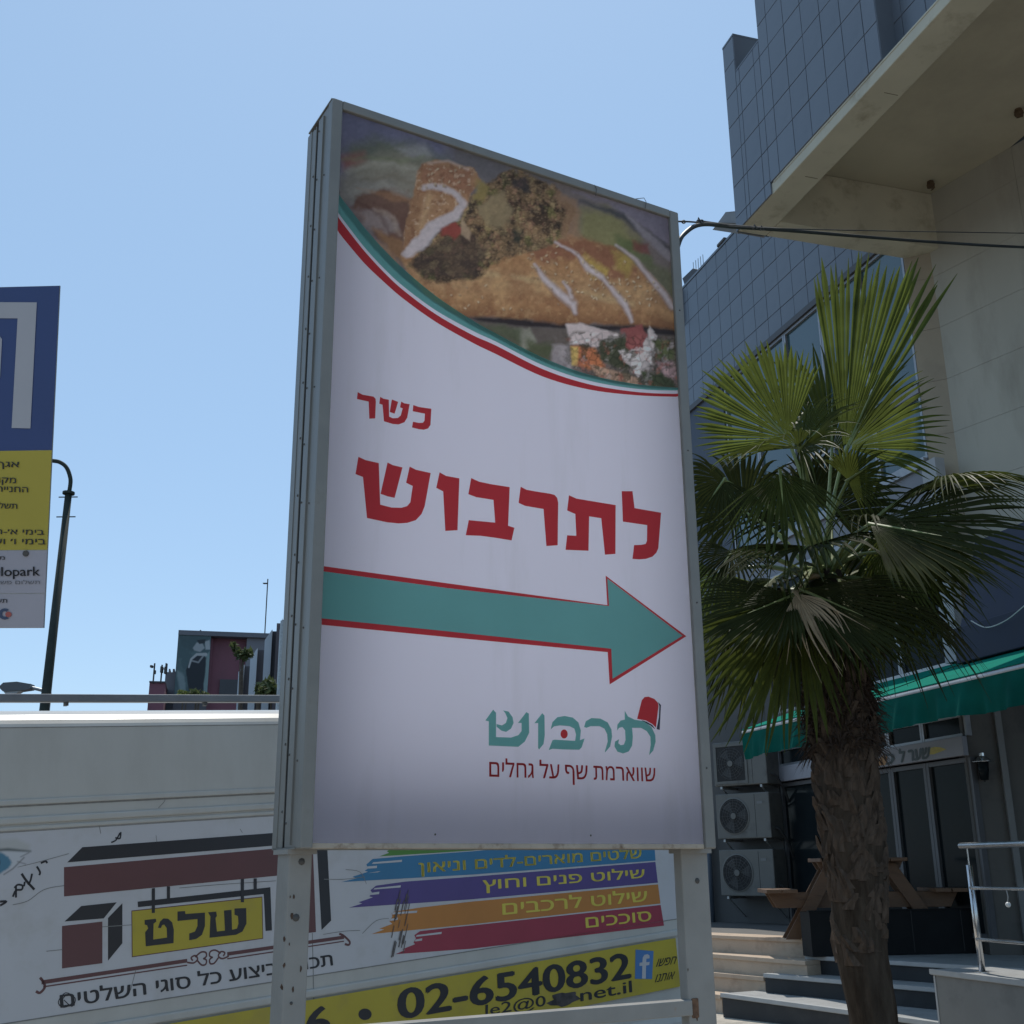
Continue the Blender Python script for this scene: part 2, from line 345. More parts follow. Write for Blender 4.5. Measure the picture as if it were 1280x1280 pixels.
red_bot = [(415, 276), (423.6, 290.6), (440, 311), (456.9, 330.5), (480, 352.5), (505, 374), (545, 402.5), (590, 428), (620, 442.6), (678.6, 470.7), (737, 487), (798, 494.2), (850, 496)]
def clipx(q): return (min(max(q[0], X0+.001), X1-.001), q[1])
def smooth_curve(pts, n=6):
    out = []; P = [np.array(p, float) for p in pts]
    for i in range(len(P)-1):
        a, b, c, d = P[max(i-1, 0)], P[i], P[i+1], P[min(i+2, len(P)-1)]
        for j in range(n):
            t = j/n; out.append(tuple(.5*((2*b)+(-a+c)*t+(2*a-5*b+4*c-d)*t*t+(-a+3*b-3*c+d)*t**3)))
    return out+[tuple(P[-1])]
YP = .004
def band(name, top, bot, m_, d):
    t = [clipx(S.px(*p, d)) for p in smooth_curve(top)]; b_ = [clipx(S.px(*p, d)) for p in smooth_curve(bot)]; mb = MB(); n = len(t)
    mb.v = [(p[0], d, p[1]) for p in t]+[(p[0], d, p[1]) for p in b_]; mb.f = [(i, n+i, n+i+1, i+1) for i in range(n-1) if abs(t[i][0]-t[i+1][0]) > 1e-6]
    return mb.part(name, m_, sign)
band('teal_stripe', teal_top, teal_bot, M_teal, YP-.0012); band('red_stripe', red_top, red_bot, M_red, YP-.0012)
mid = [clipx(S.px((a[0]+b_[0])/2, (a[1]+b_[1])/2, YP)) for a, b_ in zip(smooth_curve(teal_top), smooth_curve(teal_bot))]
mm = MB(); n = len(mid); mm.v = [(p[0], YP, p[1]) for p in mid]+[(p[0], YP, Z0) for p in mid]
mm.f = [(i, n+i, n+i+1, i+1) for i in range(n-1) if abs(mid[i][0]-mid[i+1][0]) > 1e-6]
mm.part('print_sheet', M_pan, sign)
M_inn = mat('light_block_dark', (.04, .04, .05), .8, .1)  # unseen dark parts added inside the box to darken the print's edges
MB().box(X0, X0+.075, .165, .186, Z0, Z1).part('light_block_rail', M_inn, sign); MB().box(X1-.035, X1, .165, .186, Z0+.2, Z1).part('light_block_rail', M_inn, sign)
MB().box(X0+.076, X1, .14, .186, Z0, Z0+.15).part('light_block_tray', M_inn, sign); MB().box(X0+.076, X1-.036, .165, .186, Z1-.05, Z1).part('light_block_rail', M_inn, sign)  # made-up opaque tray, shades the bottom of the print
for a_, b_ in ((X0-.002, X0), (X1, X1+.002)): MB().box(a_-.0005, b_+.0005, .032, .165, Z0, Z1).part('light_block_lining', M_inn, sign)  # black side linings added for a stronger edge falloff
MB().box(X0, X1, .19, .192, Z0, Z1).part('rear_print_sheet', mat('rear_white_sheet', (.85, .84, .82), .5, .02, trans=.9), sign)
zmin = min(p[1] for p in mid); nx_, nz_ = 360, int(360*(Z1-zmin)/(X1-X0))
GX, GZ = np.meshgrid(np.linspace(X0, X1, nx_), np.linspace(zmin, Z1, nz_))
P3 = S.o+GX[..., None]*S.x+YP*S.y+GZ[..., None]*S.z; dd = P3-EYE; ww = dd@FW; PXX = 640+FPX*(dd@RT)/ww; PYY = 640-FPX*(dd@UP)/ww
mx_, mz_ = np.array([p[0] for p in mid]), np.array([p[1] for p in mid]); o_ = np.argsort(mx_); keep = GZ > np.interp(GX, mx_[o_], mz_[o_])
def food(X, Y):
    p = Paint(X, Y, sc_(88, 82, 84)); N_ = lambda s, sd=0, o=4: fbm(X, Y, s, sd, o)
    # blurred backdrop
    p.poly([(420, 120), (560, 120), (560, 205), (490, 190), (455, 205), (420, 230)], sc_(92, 90, 112), 22)
    p.poly([(430, 185), (470, 172), (540, 185), (560, 200), (520, 215), (440, 215)], sc_(84, 88, 66), 18, .8, 8)
    p.poly([(425, 195), (455, 190), (460, 205), (430, 212)], sc_(118, 70, 62), 10, .9)
    p.poly([(445, 205), (500, 188), (545, 205), (540, 250), (500, 262), (430, 250), (424, 225)], sc_(112, 106, 92), 20, .85, 10, 5)
    p.poly([(495, 185), (530, 180), (540, 195), (515, 198)], sc_(126, 122, 124), 8, .7)
    p.poly([(425, 225), (470, 225), (505, 240), (500, 262), (450, 255), (424, 245)], sc_(106, 102, 98), 12, .6, 8)
    p.poly([(450, 238), (510, 240), (520, 262), (505, 330), (480, 305), (440, 262)], sc_(88, 58, 44), 8, .9, 9, 8)
    p.poly([(446, 235), (500, 242), (515, 250), (512, 256), (470, 244)], sc_(120, 84, 56), 4, .7, 4)
    p.poly([(445, 262), (480, 262), (500, 285), (488, 292), (462, 285)], sc_(118, 106, 104), 8, .7, 8, 9)
    p.poly([(465, 285), (505, 300), (512, 345), (500, 330)], sc_(122, 86, 50), 8, .7, 6, 4)
    for pts, wd, cc, oo in (([(432, 214), (470, 204), (520, 212)], [4, 9, 5], (130, 124, 112), .6), ([(440, 240), (480, 232), (512, 246)], [5, 10, 4], (124, 118, 110), .55), ([(428, 200), (460, 196), (500, 202), (530, 196)], [3, 4, 5, 3], (98, 104, 74), .6), ([(452, 226), (490, 220), (530, 232)], [3, 3, 3], (92, 82, 66), .5),
        ([(470, 262), (492, 272), (500, 292)], [3, 5, 3], (136, 118, 104), .6), ([(462, 300), (484, 312), (500, 330)], [3, 5, 3], (150, 108, 62), .5), ([(448, 252), (476, 268), (488, 290)], [2, 3, 2], (70, 46, 38), .7)): p.line(pts, wd, sc_(*cc), 6, oo, 4)
    # right backdrop: yellow green, lilac streaks
    p.poly([(690, 210), (850, 255), (850, 420), (780, 330), (700, 290)], sc_(100, 88, 84), 12)
    p.poly([(725, 262), (770, 262), (800, 300), (790, 335), (750, 330), (720, 300)], sc_(112, 106, 62), 18, .9, 6)
    p.poly([(770, 290), (800, 305), (815, 330), (790, 335), (768, 312)], sc_(78, 88, 48), 10, .8, 6, 8)
    p.poly([(790, 300), (812, 308), (812, 320), (792, 312)], sc_(104, 52, 46), 5, .8, 4)
    p.poly([(715, 238), (760, 255), (790, 275), (845, 315), (845, 272), (790, 258)], sc_(112, 102, 116), 8, .85, 4)
    p.line([(725, 250), (780, 272), (845, 320)], [3, 8, 10], sc_(64, 62, 66), 5, .9, 3)
    p.line([(782, 268), (815, 300), (850, 332)], [4, 9, 10], sc_(126, 116, 122), 4, .8, 3)
    p.poly([(800, 320), (850, 345), (850, 380), (820, 360)], sc_(84, 86, 54), 10, .7, 6)
    # the long loaf
    loaf = [(503, 322), (560, 300), (640, 300), (700, 292), (770, 310), (820, 350), (850, 392), (850, 415), (790, 406), (700, 405), (640, 398), (580, 396), (545, 380), (515, 350)]
    m_ = p.poly(loaf, sc_(136, 95, 55), 5, 1, 4, 3)
    hi = np.exp(-((Y-(352+.07*(X-600)))/17)**2)*m_; p.mask(hi*.5*(.5+N_(30, 2)), sc_(146, 116, 78))
    lo = np.clip((Y-(378+.05*(X-600)))/22, 0, 1)*m_; p.mask(lo*.75, sc_(92, 56, 32))
    p.mask(m_*np.clip((N_(17, 140, 4)-.5)*4, 0, 1)*.45, sc_(112, 68, 38)); p.mask(m_*np.clip((N_(24, 141, 3)-.56)*5, 0, 1)*.4, sc_(164, 124, 76))
    for (xa, ya, xb, yb2) in ((560, 330, 620, 344), (640, 346, 690, 352), (730, 366, 790, 380)): p.line([(xa, ya), (xb, yb2)], [3, 6], sc_(176, 142, 98), 7, .5, 3)
    p.poly([(655, 296), (700, 290), (770, 312), (800, 340), (760, 350), (720, 322), (668, 330)], sc_(112, 66, 46), 9, .75, 9, 12)
    p.poly([(732, 318), (760, 335), (752, 352), (735, 340)], sc_(150, 124, 44), 8, .85, 6)
    p.poly([(765, 312), (792, 325), (786, 345), (768, 335)], sc_(140, 118, 44), 8, .8, 6)
    p.mask(m_*np.clip((N_(5, 30, 3)-.52)*5, 0, 1)*.25, sc_(96, 58, 34)); p.mask(m_*np.clip((N_(7, 33, 3)-.56)*5, 0, 1)*.3, sc_(168, 130, 84))
    # dark line under the loaf, salad
    p.poly([(585, 396), (640, 398), (700, 405), (790, 407), (850, 412), (850, 425), (790, 414), (720, 413), (650, 409), (600, 404)], sc_(38, 30, 30), 5, .95, 3)
    sal = [(588, 400), (650, 408), (720, 412), (850, 420), (850, 486), (800, 484), (740, 472), (680, 452), (620, 420)]
    p.poly(sal, sc_(82, 72, 66), 4, 1)
    p.poly([(640, 412), (662, 410), (672, 428), (655, 440)], sc_(112, 110, 96), 4, .9, 4); p.poly([(600, 405), (650, 412), (650, 432), (620, 420)], sc_(70, 74, 52), 8, .9, 6)
    p.poly([(655, 425), (690, 430), (692, 450), (660, 445)], sc_(66, 70, 44), 8, .9, 7, 9)
    p.poly([(690, 432), (712, 432), (716, 462), (690, 455)], sc_(124, 114, 116), 5, .85, 3)
    p.poly([(709, 405), (725, 404), (775, 418), (768, 432), (740, 432), (712, 430)], sc_(160, 144, 142), 3, 1, 3)
    p.poly([(713, 432), (745, 434), (756, 458), (735, 462), (715, 455)], sc_(152, 84, 40), 4, 1, 3, 6)
    p.poly([(714, 434), (724, 434), (722, 458), (715, 455)], sc_(168, 136, 60), 3, .9, 3)
    p.poly([(748, 426), (782, 420), (792, 455), (770, 462), (750, 448)], sc_(56, 58, 38), 4, .95, 6, 7)
    p.poly([(775, 412), (800, 405), (815, 425), (800, 448), (784, 432)], sc_(122, 60, 56), 3, .95, 6, 4)
    p.poly([(772, 436), (800, 440), (812, 410), (822, 420), (815, 455), (800, 470), (788, 462), (780, 450)], sc_(158, 146, 144), 3, 1, 8, 8)
    p.poly([(815, 425), (838, 428), (845, 450), (820, 450)], sc_(74, 80, 42), 4, .9, 6)
    p.poly([(820, 452), (843, 455), (846, 478), (830, 470)], sc_(150, 118, 118), 4, .9, 5, 3)
    p.poly([(735, 455), (785, 468), (800, 475), (795, 482), (745, 470)], sc_(150, 116, 92), 3, .8, 3)
    p.poly([(800, 464), (840, 470), (846, 484), (805, 482)], sc_(54, 62, 36), 3, .9, 5)
    sm = np.clip(sdf(X, Y, sal)/4, 0, 1)*np.clip((X-690)/40, 0, 1)
    p.mask(sm*np.clip((N_(9, 50, 4)-.58)*9, 0, 1)*.75, sc_(52, 50, 34)); p.mask(sm*np.clip((N_(10, 60, 4)-.62)*6, 0, 1)*.6, sc_(150, 138, 136)); p.mask(sm*np.clip((N_(8, 70, 4)-.63)*6, 0, 1)*.6, sc_(132, 70, 54))
    w1, w2, wi = worley(X+(N_(9, 310)-.5)*7, Y+(N_(9, 311)-.5)*7, 9, 13); edge = np.clip((w2-w1)*3.5, 0, 1); k3 = (sm*.6)[..., None]; p.c = p.c*(1-k3)+k3*p.c*(.4+.75*edge[..., None])*(.7+.6*wi[..., None])
    # minced meat mound
    meat = [(600, 232), (640, 212), (690, 232), (718, 262), (712, 292), (668, 315), (632, 322), (590, 352), (540, 350), (508, 332), (545, 290), (580, 262)]
    q = p.poly(meat, sc_(102, 80, 54), 5, 1, 8, 14)
    p.mask(q*np.clip((N_(13, 80, 4)-.48)*6, 0, 1)*.85, sc_(50, 38, 30)); p.mask(q*np.clip((N_(10, 90, 4)-.56)*7, 0, 1)*.8, sc_(132, 112, 74)); p.mask(q*np.clip((N_(15, 95, 3)-.6)*7, 0, 1)*.7, sc_(84, 84, 40))
    p.mask(q*np.clip((N_(6, 98, 3)-.55)*7, 0, 1)*.5, sc_(38, 34, 34)); p.mask(q*np.clip((N_(7, 99, 3)-.6)*7, 0, 1)*.45, sc_(124, 86, 66))
    w1, w2, wi = worley(X+(N_(9, 300)-.5)*8, Y*1.15+(N_(9, 301)-.5)*8, 8.5, 3); edge = np.clip((w2-w1)*3.2, 0, 1); ch = np.stack([wi*.9+.55, wi*.75+.52, wi*.5+.5], -1)
    q3 = (q*.85)[..., None]; p.c = p.c*(1-q3)+q3*p.c*(.6+.42*edge[..., None])*(ch*.45+.6)*1.12
    v1, v2, vi = worley(X*.9, Y*1.3, 3.6, 8); p.mask(q*.6*np.clip(.55-v1, 0, 1)*np.clip((vi-.45)*3, 0, 1), sc_(150, 124, 88)); p.mask(q*np.clip((v1-.5)*2, 0, 1)*.3, sc_(50, 40, 32))
    p.poly([(598, 258), (628, 240), (642, 262), (632, 285), (604, 280)], sc_(124, 106, 74), 5, .75, 6, 5)
    p.poly([(640, 225), (658, 222), (662, 240), (640, 236)], sc_(40, 38, 42), 5, .8, 4); p.poly([(642, 286), (655, 292), (650, 308), (640, 302)], sc_(38, 42, 36), 5, .8, 4)
    p.poly([(545, 300), (580, 292), (612, 310), (590, 348), (530, 345), (512, 330)], sc_(58, 46, 40), 8, .7, 10, 22)
    p.poly([(690, 235), (722, 250), (725, 300), (700, 300), (706, 262)], sc_(132, 98, 68), 6, .7, 5, 14)
    # upper roll piece
    roll = [(527, 205), (545, 200), (592, 210), (600, 228), (588, 242), (583, 262), (572, 272), (545, 280), (536, 300), (516, 318), (502, 322), (505, 290), (514, 250), (520, 220)]
    r = p.poly(roll, sc_(136, 98, 64), 3, 1, 3, 15)
    p.mask(r*np.clip((545-X)/40, 0, 1)*.35, sc_(96, 62, 40)); p.line([(545, 216), (536, 250), (526, 285)], [5, 8, 6], sc_(170, 132, 92), 9, .55, 3); p.mask(r*np.clip((N_(12, 150, 4)-.52)*5, 0, 1)*.5, sc_(108, 68, 44))
    p.poly([(530, 206), (590, 213), (590, 240), (560, 232), (528, 228)], sc_(126, 82, 58), 7, .7, 5, 16); p.mask(r*np.clip((N_(5, 120, 3)-.58)*7, 0, 1)*.6, sc_(164, 138, 112)); p.mask(r*np.clip((N_(6, 121, 3)-.6)*7, 0, 1)*.5, sc_(98, 60, 38))
    p.line([(535, 204), (560, 201), (585, 212)], 3, sc_(150, 126, 112), 3, .7)
    p.line([(531, 234), (552, 234), (572, 244), (580, 256), (570, 268), (542, 284), (525, 305), (508, 318)], [7, 8, 8, 9, 12, 17, 19, 10], sc_(152, 140, 142), 4, .95, 3, 8)
    p.poly([(595, 225), (610, 232), (606, 250), (592, 248)], sc_(122, 104, 50), 5, .8, 4)
    p.poly([(552, 285), (570, 278), (580, 288), (568, 300), (552, 294)], sc_(122, 48, 38), 4, .95, 4); p.poly([(578, 272), (590, 292), (588, 302), (576, 292)], sc_(140, 116, 90), 3, .8, 3)
    # sauce drips
    for pts, wd in (([(668, 330), (682, 350), (700, 368), (716, 380), (719, 391)], [2, 9, 13, 13, 6]), ([(704, 352), (712, 362), (714, 372)], [2, 5, 6]), ([(694, 303), (722, 318), (735, 335), (752, 346)], [2, 4, 9, 8]), ([(752, 346), (768, 366), (782, 382), (790, 402)], [5, 8, 10, 4]),
                    ([(770, 306), (795, 325), (815, 350), (832, 370), (840, 384)], [2, 5, 9, 10, 8])):
        p.line([(a+1.5, b_+2.5) for a, b_ in pts], wd, sc_(98, 62, 40), 4, .5); p.line(pts, [x_*.85 for x_ in wd], sc_(142, 124, 120), 5, .9, 1.5); p.line(pts, [x_*.45 for x_ in wd], sc_(160, 148, 152), 4, .8, 1.5)
    rs = np.random.default_rng(4)
    for k_ in range(120):                    # sesame
        if k_ < 70: cx, cy = 650+rs.random()*180, 295+rs.random()*30+rs.random()*30
        elif k_ < 95: cx, cy = 540+rs.random()*270, 345+rs.random()*45
        else: cx, cy = 532+rs.random()*55, 208+rs.random()*30
        if k_ < 70: cy += (cx-650)*.22
        p.poly(ellp(cx+.6, cy+.9, 2.3, 1.6, 7, .6), sc_(92, 60, 38), 1.6, .45); p.poly(ellp(cx, cy, 1.4+rs.random()*1.1, 1.0, 7, rs.random()*3), sc_(172, 146, 116), 1.4, .8*rs.random()+.15)
    g_ = p.c.mean(-1, keepdims=True); p.c = p.c*.8+g_*.2*np.array([1.05, 1, .98]); v = 1+.22*(fbm(X, Y, 26, 200)-.5)+.26*(fbm(X, Y, 3.2, 201, 3)-.5)+.2*(fbm(X, Y*1.6, 9, 203, 4)-.5); p.c = np.clip(p.c*v[..., None], .003, .85); return p.c
print_mesh('food_photo_print', sign, S, GX, GZ, food(PXX, PYY), M_foodp, YP, keep)
# --- lettering traced from the photograph
ZA = (430, 470, .17964); ZBq = (640, 590, .16406); ZC = (590, 860, .203125)
big = [(ZA, [(100,562),(150,585),(242,606),(252,895),(330,915),(400,917),(440,905),(462,878),(478,765),(432,743),(457,630),(500,652),(603,675),(562,905),(540,960),(500,1003),(440,1022),(380,1026),(300,1018),(160,988),(132,703),(80,682)]),
       (ZA, [(303,602),(340,620),(407,636),(352,848),(305,838),(254,820)]), (ZA, [(665,670),(710,695),(803,712),(790,1073),(705,1078),(690,803),(642,778)]),
       (ZA, [(885,710),(940,735),(1020,752),(1153,773),(1142,1042),(1186,1056),(1166,1144),(1050,1125),(950,1112),(847,1108),(868,1003),(1052,1020),(1040,862),(920,843),(865,822)]),
       (ZBq, [(66,112),(110,135),(180,148),(290,165),(325,175),(345,198),(352,235),(348,558),(262,564),(240,282),(100,258),(50,235)]),
       (ZBq, [(434,177),(490,202),(560,214),(790,252),(788,624),(708,630),(680,352),(588,338),(583,600),(408,593),(420,482),(490,486),(482,320),(420,293)]),
       (ZBq, [(836,146),(918,146),(934,275),(1136,310),(1115,580),(1100,615),(1070,645),(1020,662),(970,666),(918,662),(930,557),(985,555),(1018,548),(1028,525),(1030,405),(845,378)])]
small = [(ZA, [(95,112),(130,130),(205,143),(220,158),(222,180),(217,295),(176,297),(172,178),(90,160)]),
         (ZA, [(252,145),(275,158),(312,165),(314,282),(340,294),(375,292),(395,275),(408,225),(390,218),(398,178),(420,190),(457,196),(440,290),(420,322),(380,337),(340,334),(278,315),(268,200),(245,192)]),
         (ZA, [(333,163),(377,180),(352,262),(318,250)]), (ZA, [(482,202),(520,215),(608,228),(602,340),(585,365),(555,374),(520,370),(473,358),(480,318),(520,326),(550,325),(560,310),(563,262),(478,245)])]
DL = YP-.0012
for nm, L_ in (('large_lettering', big), ('small_lettering', small)):
    mb = MB()
    for z, pts in L_: polyp(mb, S, pts, DL, z)
    mb.part(nm, M_red, sign)
ao = [(402.5, 707.5), (560, 729.3), (759, 756.4), (756.9, 719.6), (857.8, 795.3), (761.9, 855.6), (759.5, 815.2), (560, 796.5), (402, 781)]
ai = [(402.5, 714), (560, 735.3), (761.2, 757.6), (759, 723.2), (853, 794.8), (765.5, 848.5), (764, 811), (560, 789.3), (402, 773)]
mb = MB(); mb.v = [(p[0], DL-.0006, p[1]) for p in [S.px(*q, DL) for q in ao+ai]]; mb.f = [(i, i+9, i+10, i+1) for i in range(8)]
mb.v = [(max(v[0], X0+.001), v[1], v[2]) for v in mb.v]; mb.part('arrow_outline', M_red, sign)
mb = MB(); polyp(mb, S, [(402.5, 714), (560, 735.3), (761.2, 757.6), (759, 723.2), (853, 794.8), (765.5, 848.5), (764, 811), (560, 789.3), (402, 773)], DL)
mb.v = [(max(v[0], X0+.001), v[1], v[2]) for v in mb.v]; mb.part('arrow', M_teal, sign)
logo = [[(130,133),(148,152),(148,302),(240,305),(285,290),(305,265),(305,215),(283,215),(335,148),(350,158),(352,275),(325,330),(285,362),(103,354),(103,205),(82,200)],
 [(192,138),(225,145),(250,180),(256,215),(240,250),(210,270),(180,262),(151,238),(151,222),(185,230),(208,215),(218,185),(205,155)],
 [(432,155),(446,170),(448,290),(440,345),(413,378),(407,370),(407,215),(384,217)],
 [(484,255),(495,210),(525,180),(570,172),(620,182),(655,212),(670,262),(664,322),(693,310),(675,365),(660,380),(560,378),(495,374),(472,382),(495,322),(510,318),(635,325),(640,285),(630,250),(600,235),(540,230),(505,236)],
 [(690,240),(700,205),(735,185),(790,188),(835,212),(858,255),(862,300),(850,360),(820,396),(818,390),(835,330),(832,285),(815,250),(785,235),(730,235),(705,245)],
 [(893,262),(895,225),(915,200),(940,195),(940,140),(960,175),(1000,195),(1060,205),(1105,240),(1128,290),(1130,330),(1115,385),(1090,413),(1100,350),(1098,300),(1075,265),(1040,245),(985,245),(990,300),(985,355),(965,390),(930,403),(895,392),(877,360),(880,330),(905,315),(900,340),(915,352),(935,348),(945,320),(942,260),(925,240),(905,245)]]
mb = MB()
for p in logo: polyp(mb, S, p, DL, ZC)
mb.part('logo_lettering', M_teal, sign)
mb = MB(); polyp(mb, S, ellp(567, 283, 22, 28), DL, ZC); polyp(mb, S, [(1016,190),(1045,75),(1062,56),(1085,53),(1122,67),(1145,92),(1148,112),(1132,244),(1110,222),(1070,200)], DL, ZC); mb.part('logo_fez_and_dot', M_red, sign)
mb = MB(); polyp(mb, S, [(1145,86),(1163,105),(1158,200),(1155,258),(1136,252),(1150,180),(1153,112)], DL, ZC); polyp(mb, S, [(1040,196),(1075,208),(1110,228),(1128,252),(1122,250),(1100,232),(1070,215)], DL, ZC); mb.part('logo_tassel', M_navyp, sign)
text_part('tagline_lettering', sign, S, heb('שווארמת שף על גחלים'), (611.7, 970.7), (819.5, 977.0), (611.7, 952.4), M_red, DL, .006)
# --- legs, crossbar
YL = .07
lx0, lx1 = S.px(362, 1060, YL)[0], S.px(391, 1060, YL)[0]; rx0, rx1 = S.px(851, 1060, YL)[0], S.px(884, 1060, YL)[0]
for a, b_, nm in ((lx0, lx1, 'leg'), (rx0, rx1, 'leg')):
    o = MB().box(a, b_, YL, YL+(.09 if a < .5 else .04), -.15, ZB-.001).part(nm, M_post, sign, bevel=.004)
    MB().box(a-.008, b_+.008, YL-.01, YL+(.1 if a < .5 else .05), ZB-.012, ZB).part('leg_cap', M_post, sign)
zc = S.px(864, 1250, YL-.004)[1]
MB().box(lx1-.01, S.px(864, 1250, YL)[0], YL-.006, YL+.04, zc-.042, zc).part('crossbar', M_post, sign, bevel=.003)
MB().box(S.px(864, 1250, YL)[0], rx0+.035, YL-.004, YL+.02, zc-.05, zc+.004).part('weld_plate', M_rust, sign, bevel=.004)
for (x, y, r) in ((377, 1077, .009), (370, 1147, .0095), (364, 1254, .004), (866.5, 1060.5, .008), (871.5, 1101, .009)):
    q = S.px(x, y, YL); rivet(sign, (q[0], YL-.0005, q[1]), '-y', r, .004, M_bolt, 'bolt')
M_chip = mat('rust_chip', (.07, .04, .025), .95, .4, 50)
mb = MB(); rs = random.Random(3)
for k_ in range(46):
    a, b_ = ((lx0, lx1), (rx0, rx1))[k_ % 2]; x = a+.006+rs.random()*(b_-a-.012); z = .3+rs.random()*1.3; r = .0015+rs.random()*.004
    if k_ % 3 == 0: x = (b_ if k_ % 2 else a)-.004+rs.random()*.004 if k_ % 2 == 0 else a+.003
    mb.flat([(x+r*math.cos(t)*(.4+.6*rs.random()), z+r*2.2*math.sin(t)*(.5+.5*rs.random())) for t in [i*math.pi/4 for i in range(8)]], YL-.0009-.0001*(k_ % 4))
mb.part('rust_spots', M_chip, sign, stuff=True)
# little wires sticking up on the top edge
for x, y in ((744, 240), (806, 256)):
    q = S.px(x, y, -.01); MB().tube([(q[0], -.012, q[1]-.015), (q[0]+.004, -.013, q[1]+.012), (q[0]+.001, -.006, q[1]+.03), (q[0]-.02, .02, q[1]+.034)], .0012, 5).part('tie_wire', M_bolt, sign)
# ================================================================== the van
vx, vy = at(170, 1000, 5)[:2]; V = Fr((vx, vy, gz(vx, vy)), 53.195, 4.2497); vg = gz(vx, vy)
V = Fr(V.w(1.0, 0, -.02), 53.195, 4.25)       # origin at the middle of the side, near the ground
van = thing('parked_van', V, 'white panel van with roof rack, logo graphics and yellow phone strip behind the big sign', 'van')
M_van = mat('van_white_paint', (.42, .415, .385), .33, .05, 1.5, dirt=(.32, .305, .275), stretch=(1, 1, .35), dscale=2.6, dthr=(.45, .85), spec=.5)
M_vdark = mat('van_black_plastic', (.02, .02, .022), .5, .1); M_tyre = mat('tyre_rubber', (.02, .02, .02), .85, .2)
zr = lambda y, x=170: V.px(x, y)[1]
ZROOF, ZS = zr(895), zr(907)
xr = V.px(862, 1060)[0]; xl = -2.6
prof = [(0, .32), (-.012, .55), (-.012, .7), (0, .74), (0, ZS-.0), (.006, ZS+.012), (.02, ZROOF-.01), (.05, ZROOF+.012), (.10, ZROOF+.03), (.25, ZROOF+.05), (.9, ZROOF+.07)]
W_ = 1.8; prof = prof+[(W_-a, z) for a, z in prof[::-1][1:]]
def van_section(x, sc=1.0, zb=0): return [(x, y, z) for y, z in prof]
mb = MB(); xs_ = [xl+.95, xl+1.0, xr-.04, xr]
rows = []
for x in xs_:
    k = len(mb.v); rows.append(k)
    for y, z in prof:
        q = 1 if x < xr else .985; mb.v.append((x, W_/2+(y-W_/2)*q, z if x < xr else .32+(z-.32)*.992))
n = len(prof)
for i in range(len(xs_)-1):
    for j in range(n-1): mb.f.append((rows[i]+j, rows[i+1]+j, rows[i+1]+j+1, rows[i]+j+1))
mb.f.append(tuple(rows[-1]+j for j in range(n))); mb.f.append(tuple(rows[0]+j for j in range(n))[::-1]); mb.f.append((rows[0], rows[0]+n-1, rows[-1]+n-1, rows[-1]))
mb.part('body', M_van, van, bevel=.006)
# cab with bonnet
cab = [(xl+.95, .32), (xl+.95, ZROOF+.05), (xl+.8, ZROOF+.05), (xl+.25, 1.45), (xl-.25, 1.12), (xl-.42, .95), (xl-.45, .35)]
MB().prism(cab, .03, W_-.03).part('cab', M_van, van, bevel=.03)
MB().prism([(xl+.82, 1.5), (xl+.82, ZROOF-.12), (xl+.68, ZROOF-.12), (xl+.33, 1.5)], .024, .029).part('cab_window', M_vdark, van)
MB().hexa([(xl+.2, .12, 1.452), (xl+.2, W_-.12, 1.452), (xl+.21, W_-.12, 1.43), (xl+.21, .12, 1.43)], [(xl+.72, .16, ZROOF-.03), (xl+.72, W_-.16, ZROOF-.03), (xl+.76, W_-.16, ZROOF-.04), (xl+.76, .16, ZROOF-.04)]).part('windscreen', mat('dark_glass', (.02, .03, .035), .05, .05), van)
MB().box(xl-.5, xl-.4, .02, W_-.02, .3, .6).part('front_bumper', M_vdark, van, bevel=.03)
MB().box(xr, xr+.08, .02, W_-.02, .3, .5).part('rear_bumper', M_vdark, van, bevel=.02)
for y in (.05, W_-.17): MB().box(xr-.01, xr+.012, y, y+.12, .75, 1.25).part('tail_light', mat('red_lens', (.3, .01, .01), .2, .05), van, bevel=.01)
for y in (.12, W_-.42): MB().box(xl-.455, xl-.42, y, y+.3, .72, .9).part('headlight', mat('lamp_glass', (.6, .62, .62), .1, .03), van, bevel=.02)
for y0 in (.03, W_/2+.005):
    d_ = MB().box(xr-.001, xr+.014, y0+.02, y0+W_/2-.05, .52, ZROOF-.06).part('rear_door', M_van, van, bevel=.008)
    MB().box(xr+.015, xr+.018, y0+.14, y0+W_/2-.16, 1.35, ZROOF-.25).part('rear_window', mat('dark_glass', 0), d_)
for x in (xl+.45, xr-1.0):
    for y in (.1, W_-.1):
        sgn = -1 if y < 1 else 1; wt = MB(); pr = [(.2, -.1), (.31, -.1), (.335, -.07), (.335, .07), (.31, .1), (.2, .1)]; K = 28
        for i in range(K):
            a = 2*math.pi*i/K
            for r, yy in pr: wt.v.append((x+r*math.cos(a), y+yy, .335-.0+r*math.sin(a)))
        for i in range(K):
            for j in range(6): wt.f.append((i*6+j, i*6+(j+1) % 6, ((i+1) % K)*6+(j+1) % 6, ((i+1) % K)*6+j))
        wo = bpy.data.objects.new('wheel', wt.mesh('wheel', M_tyre, True)); C.objects.link(wo); wo.parent = van
        MB().tube([(x, y-.085, .335), (x, y+.085, .335)], .2, 20).part('rim', mat('rim_silver', (.4, .4, .41), .35, .1, metal=.8), wo)
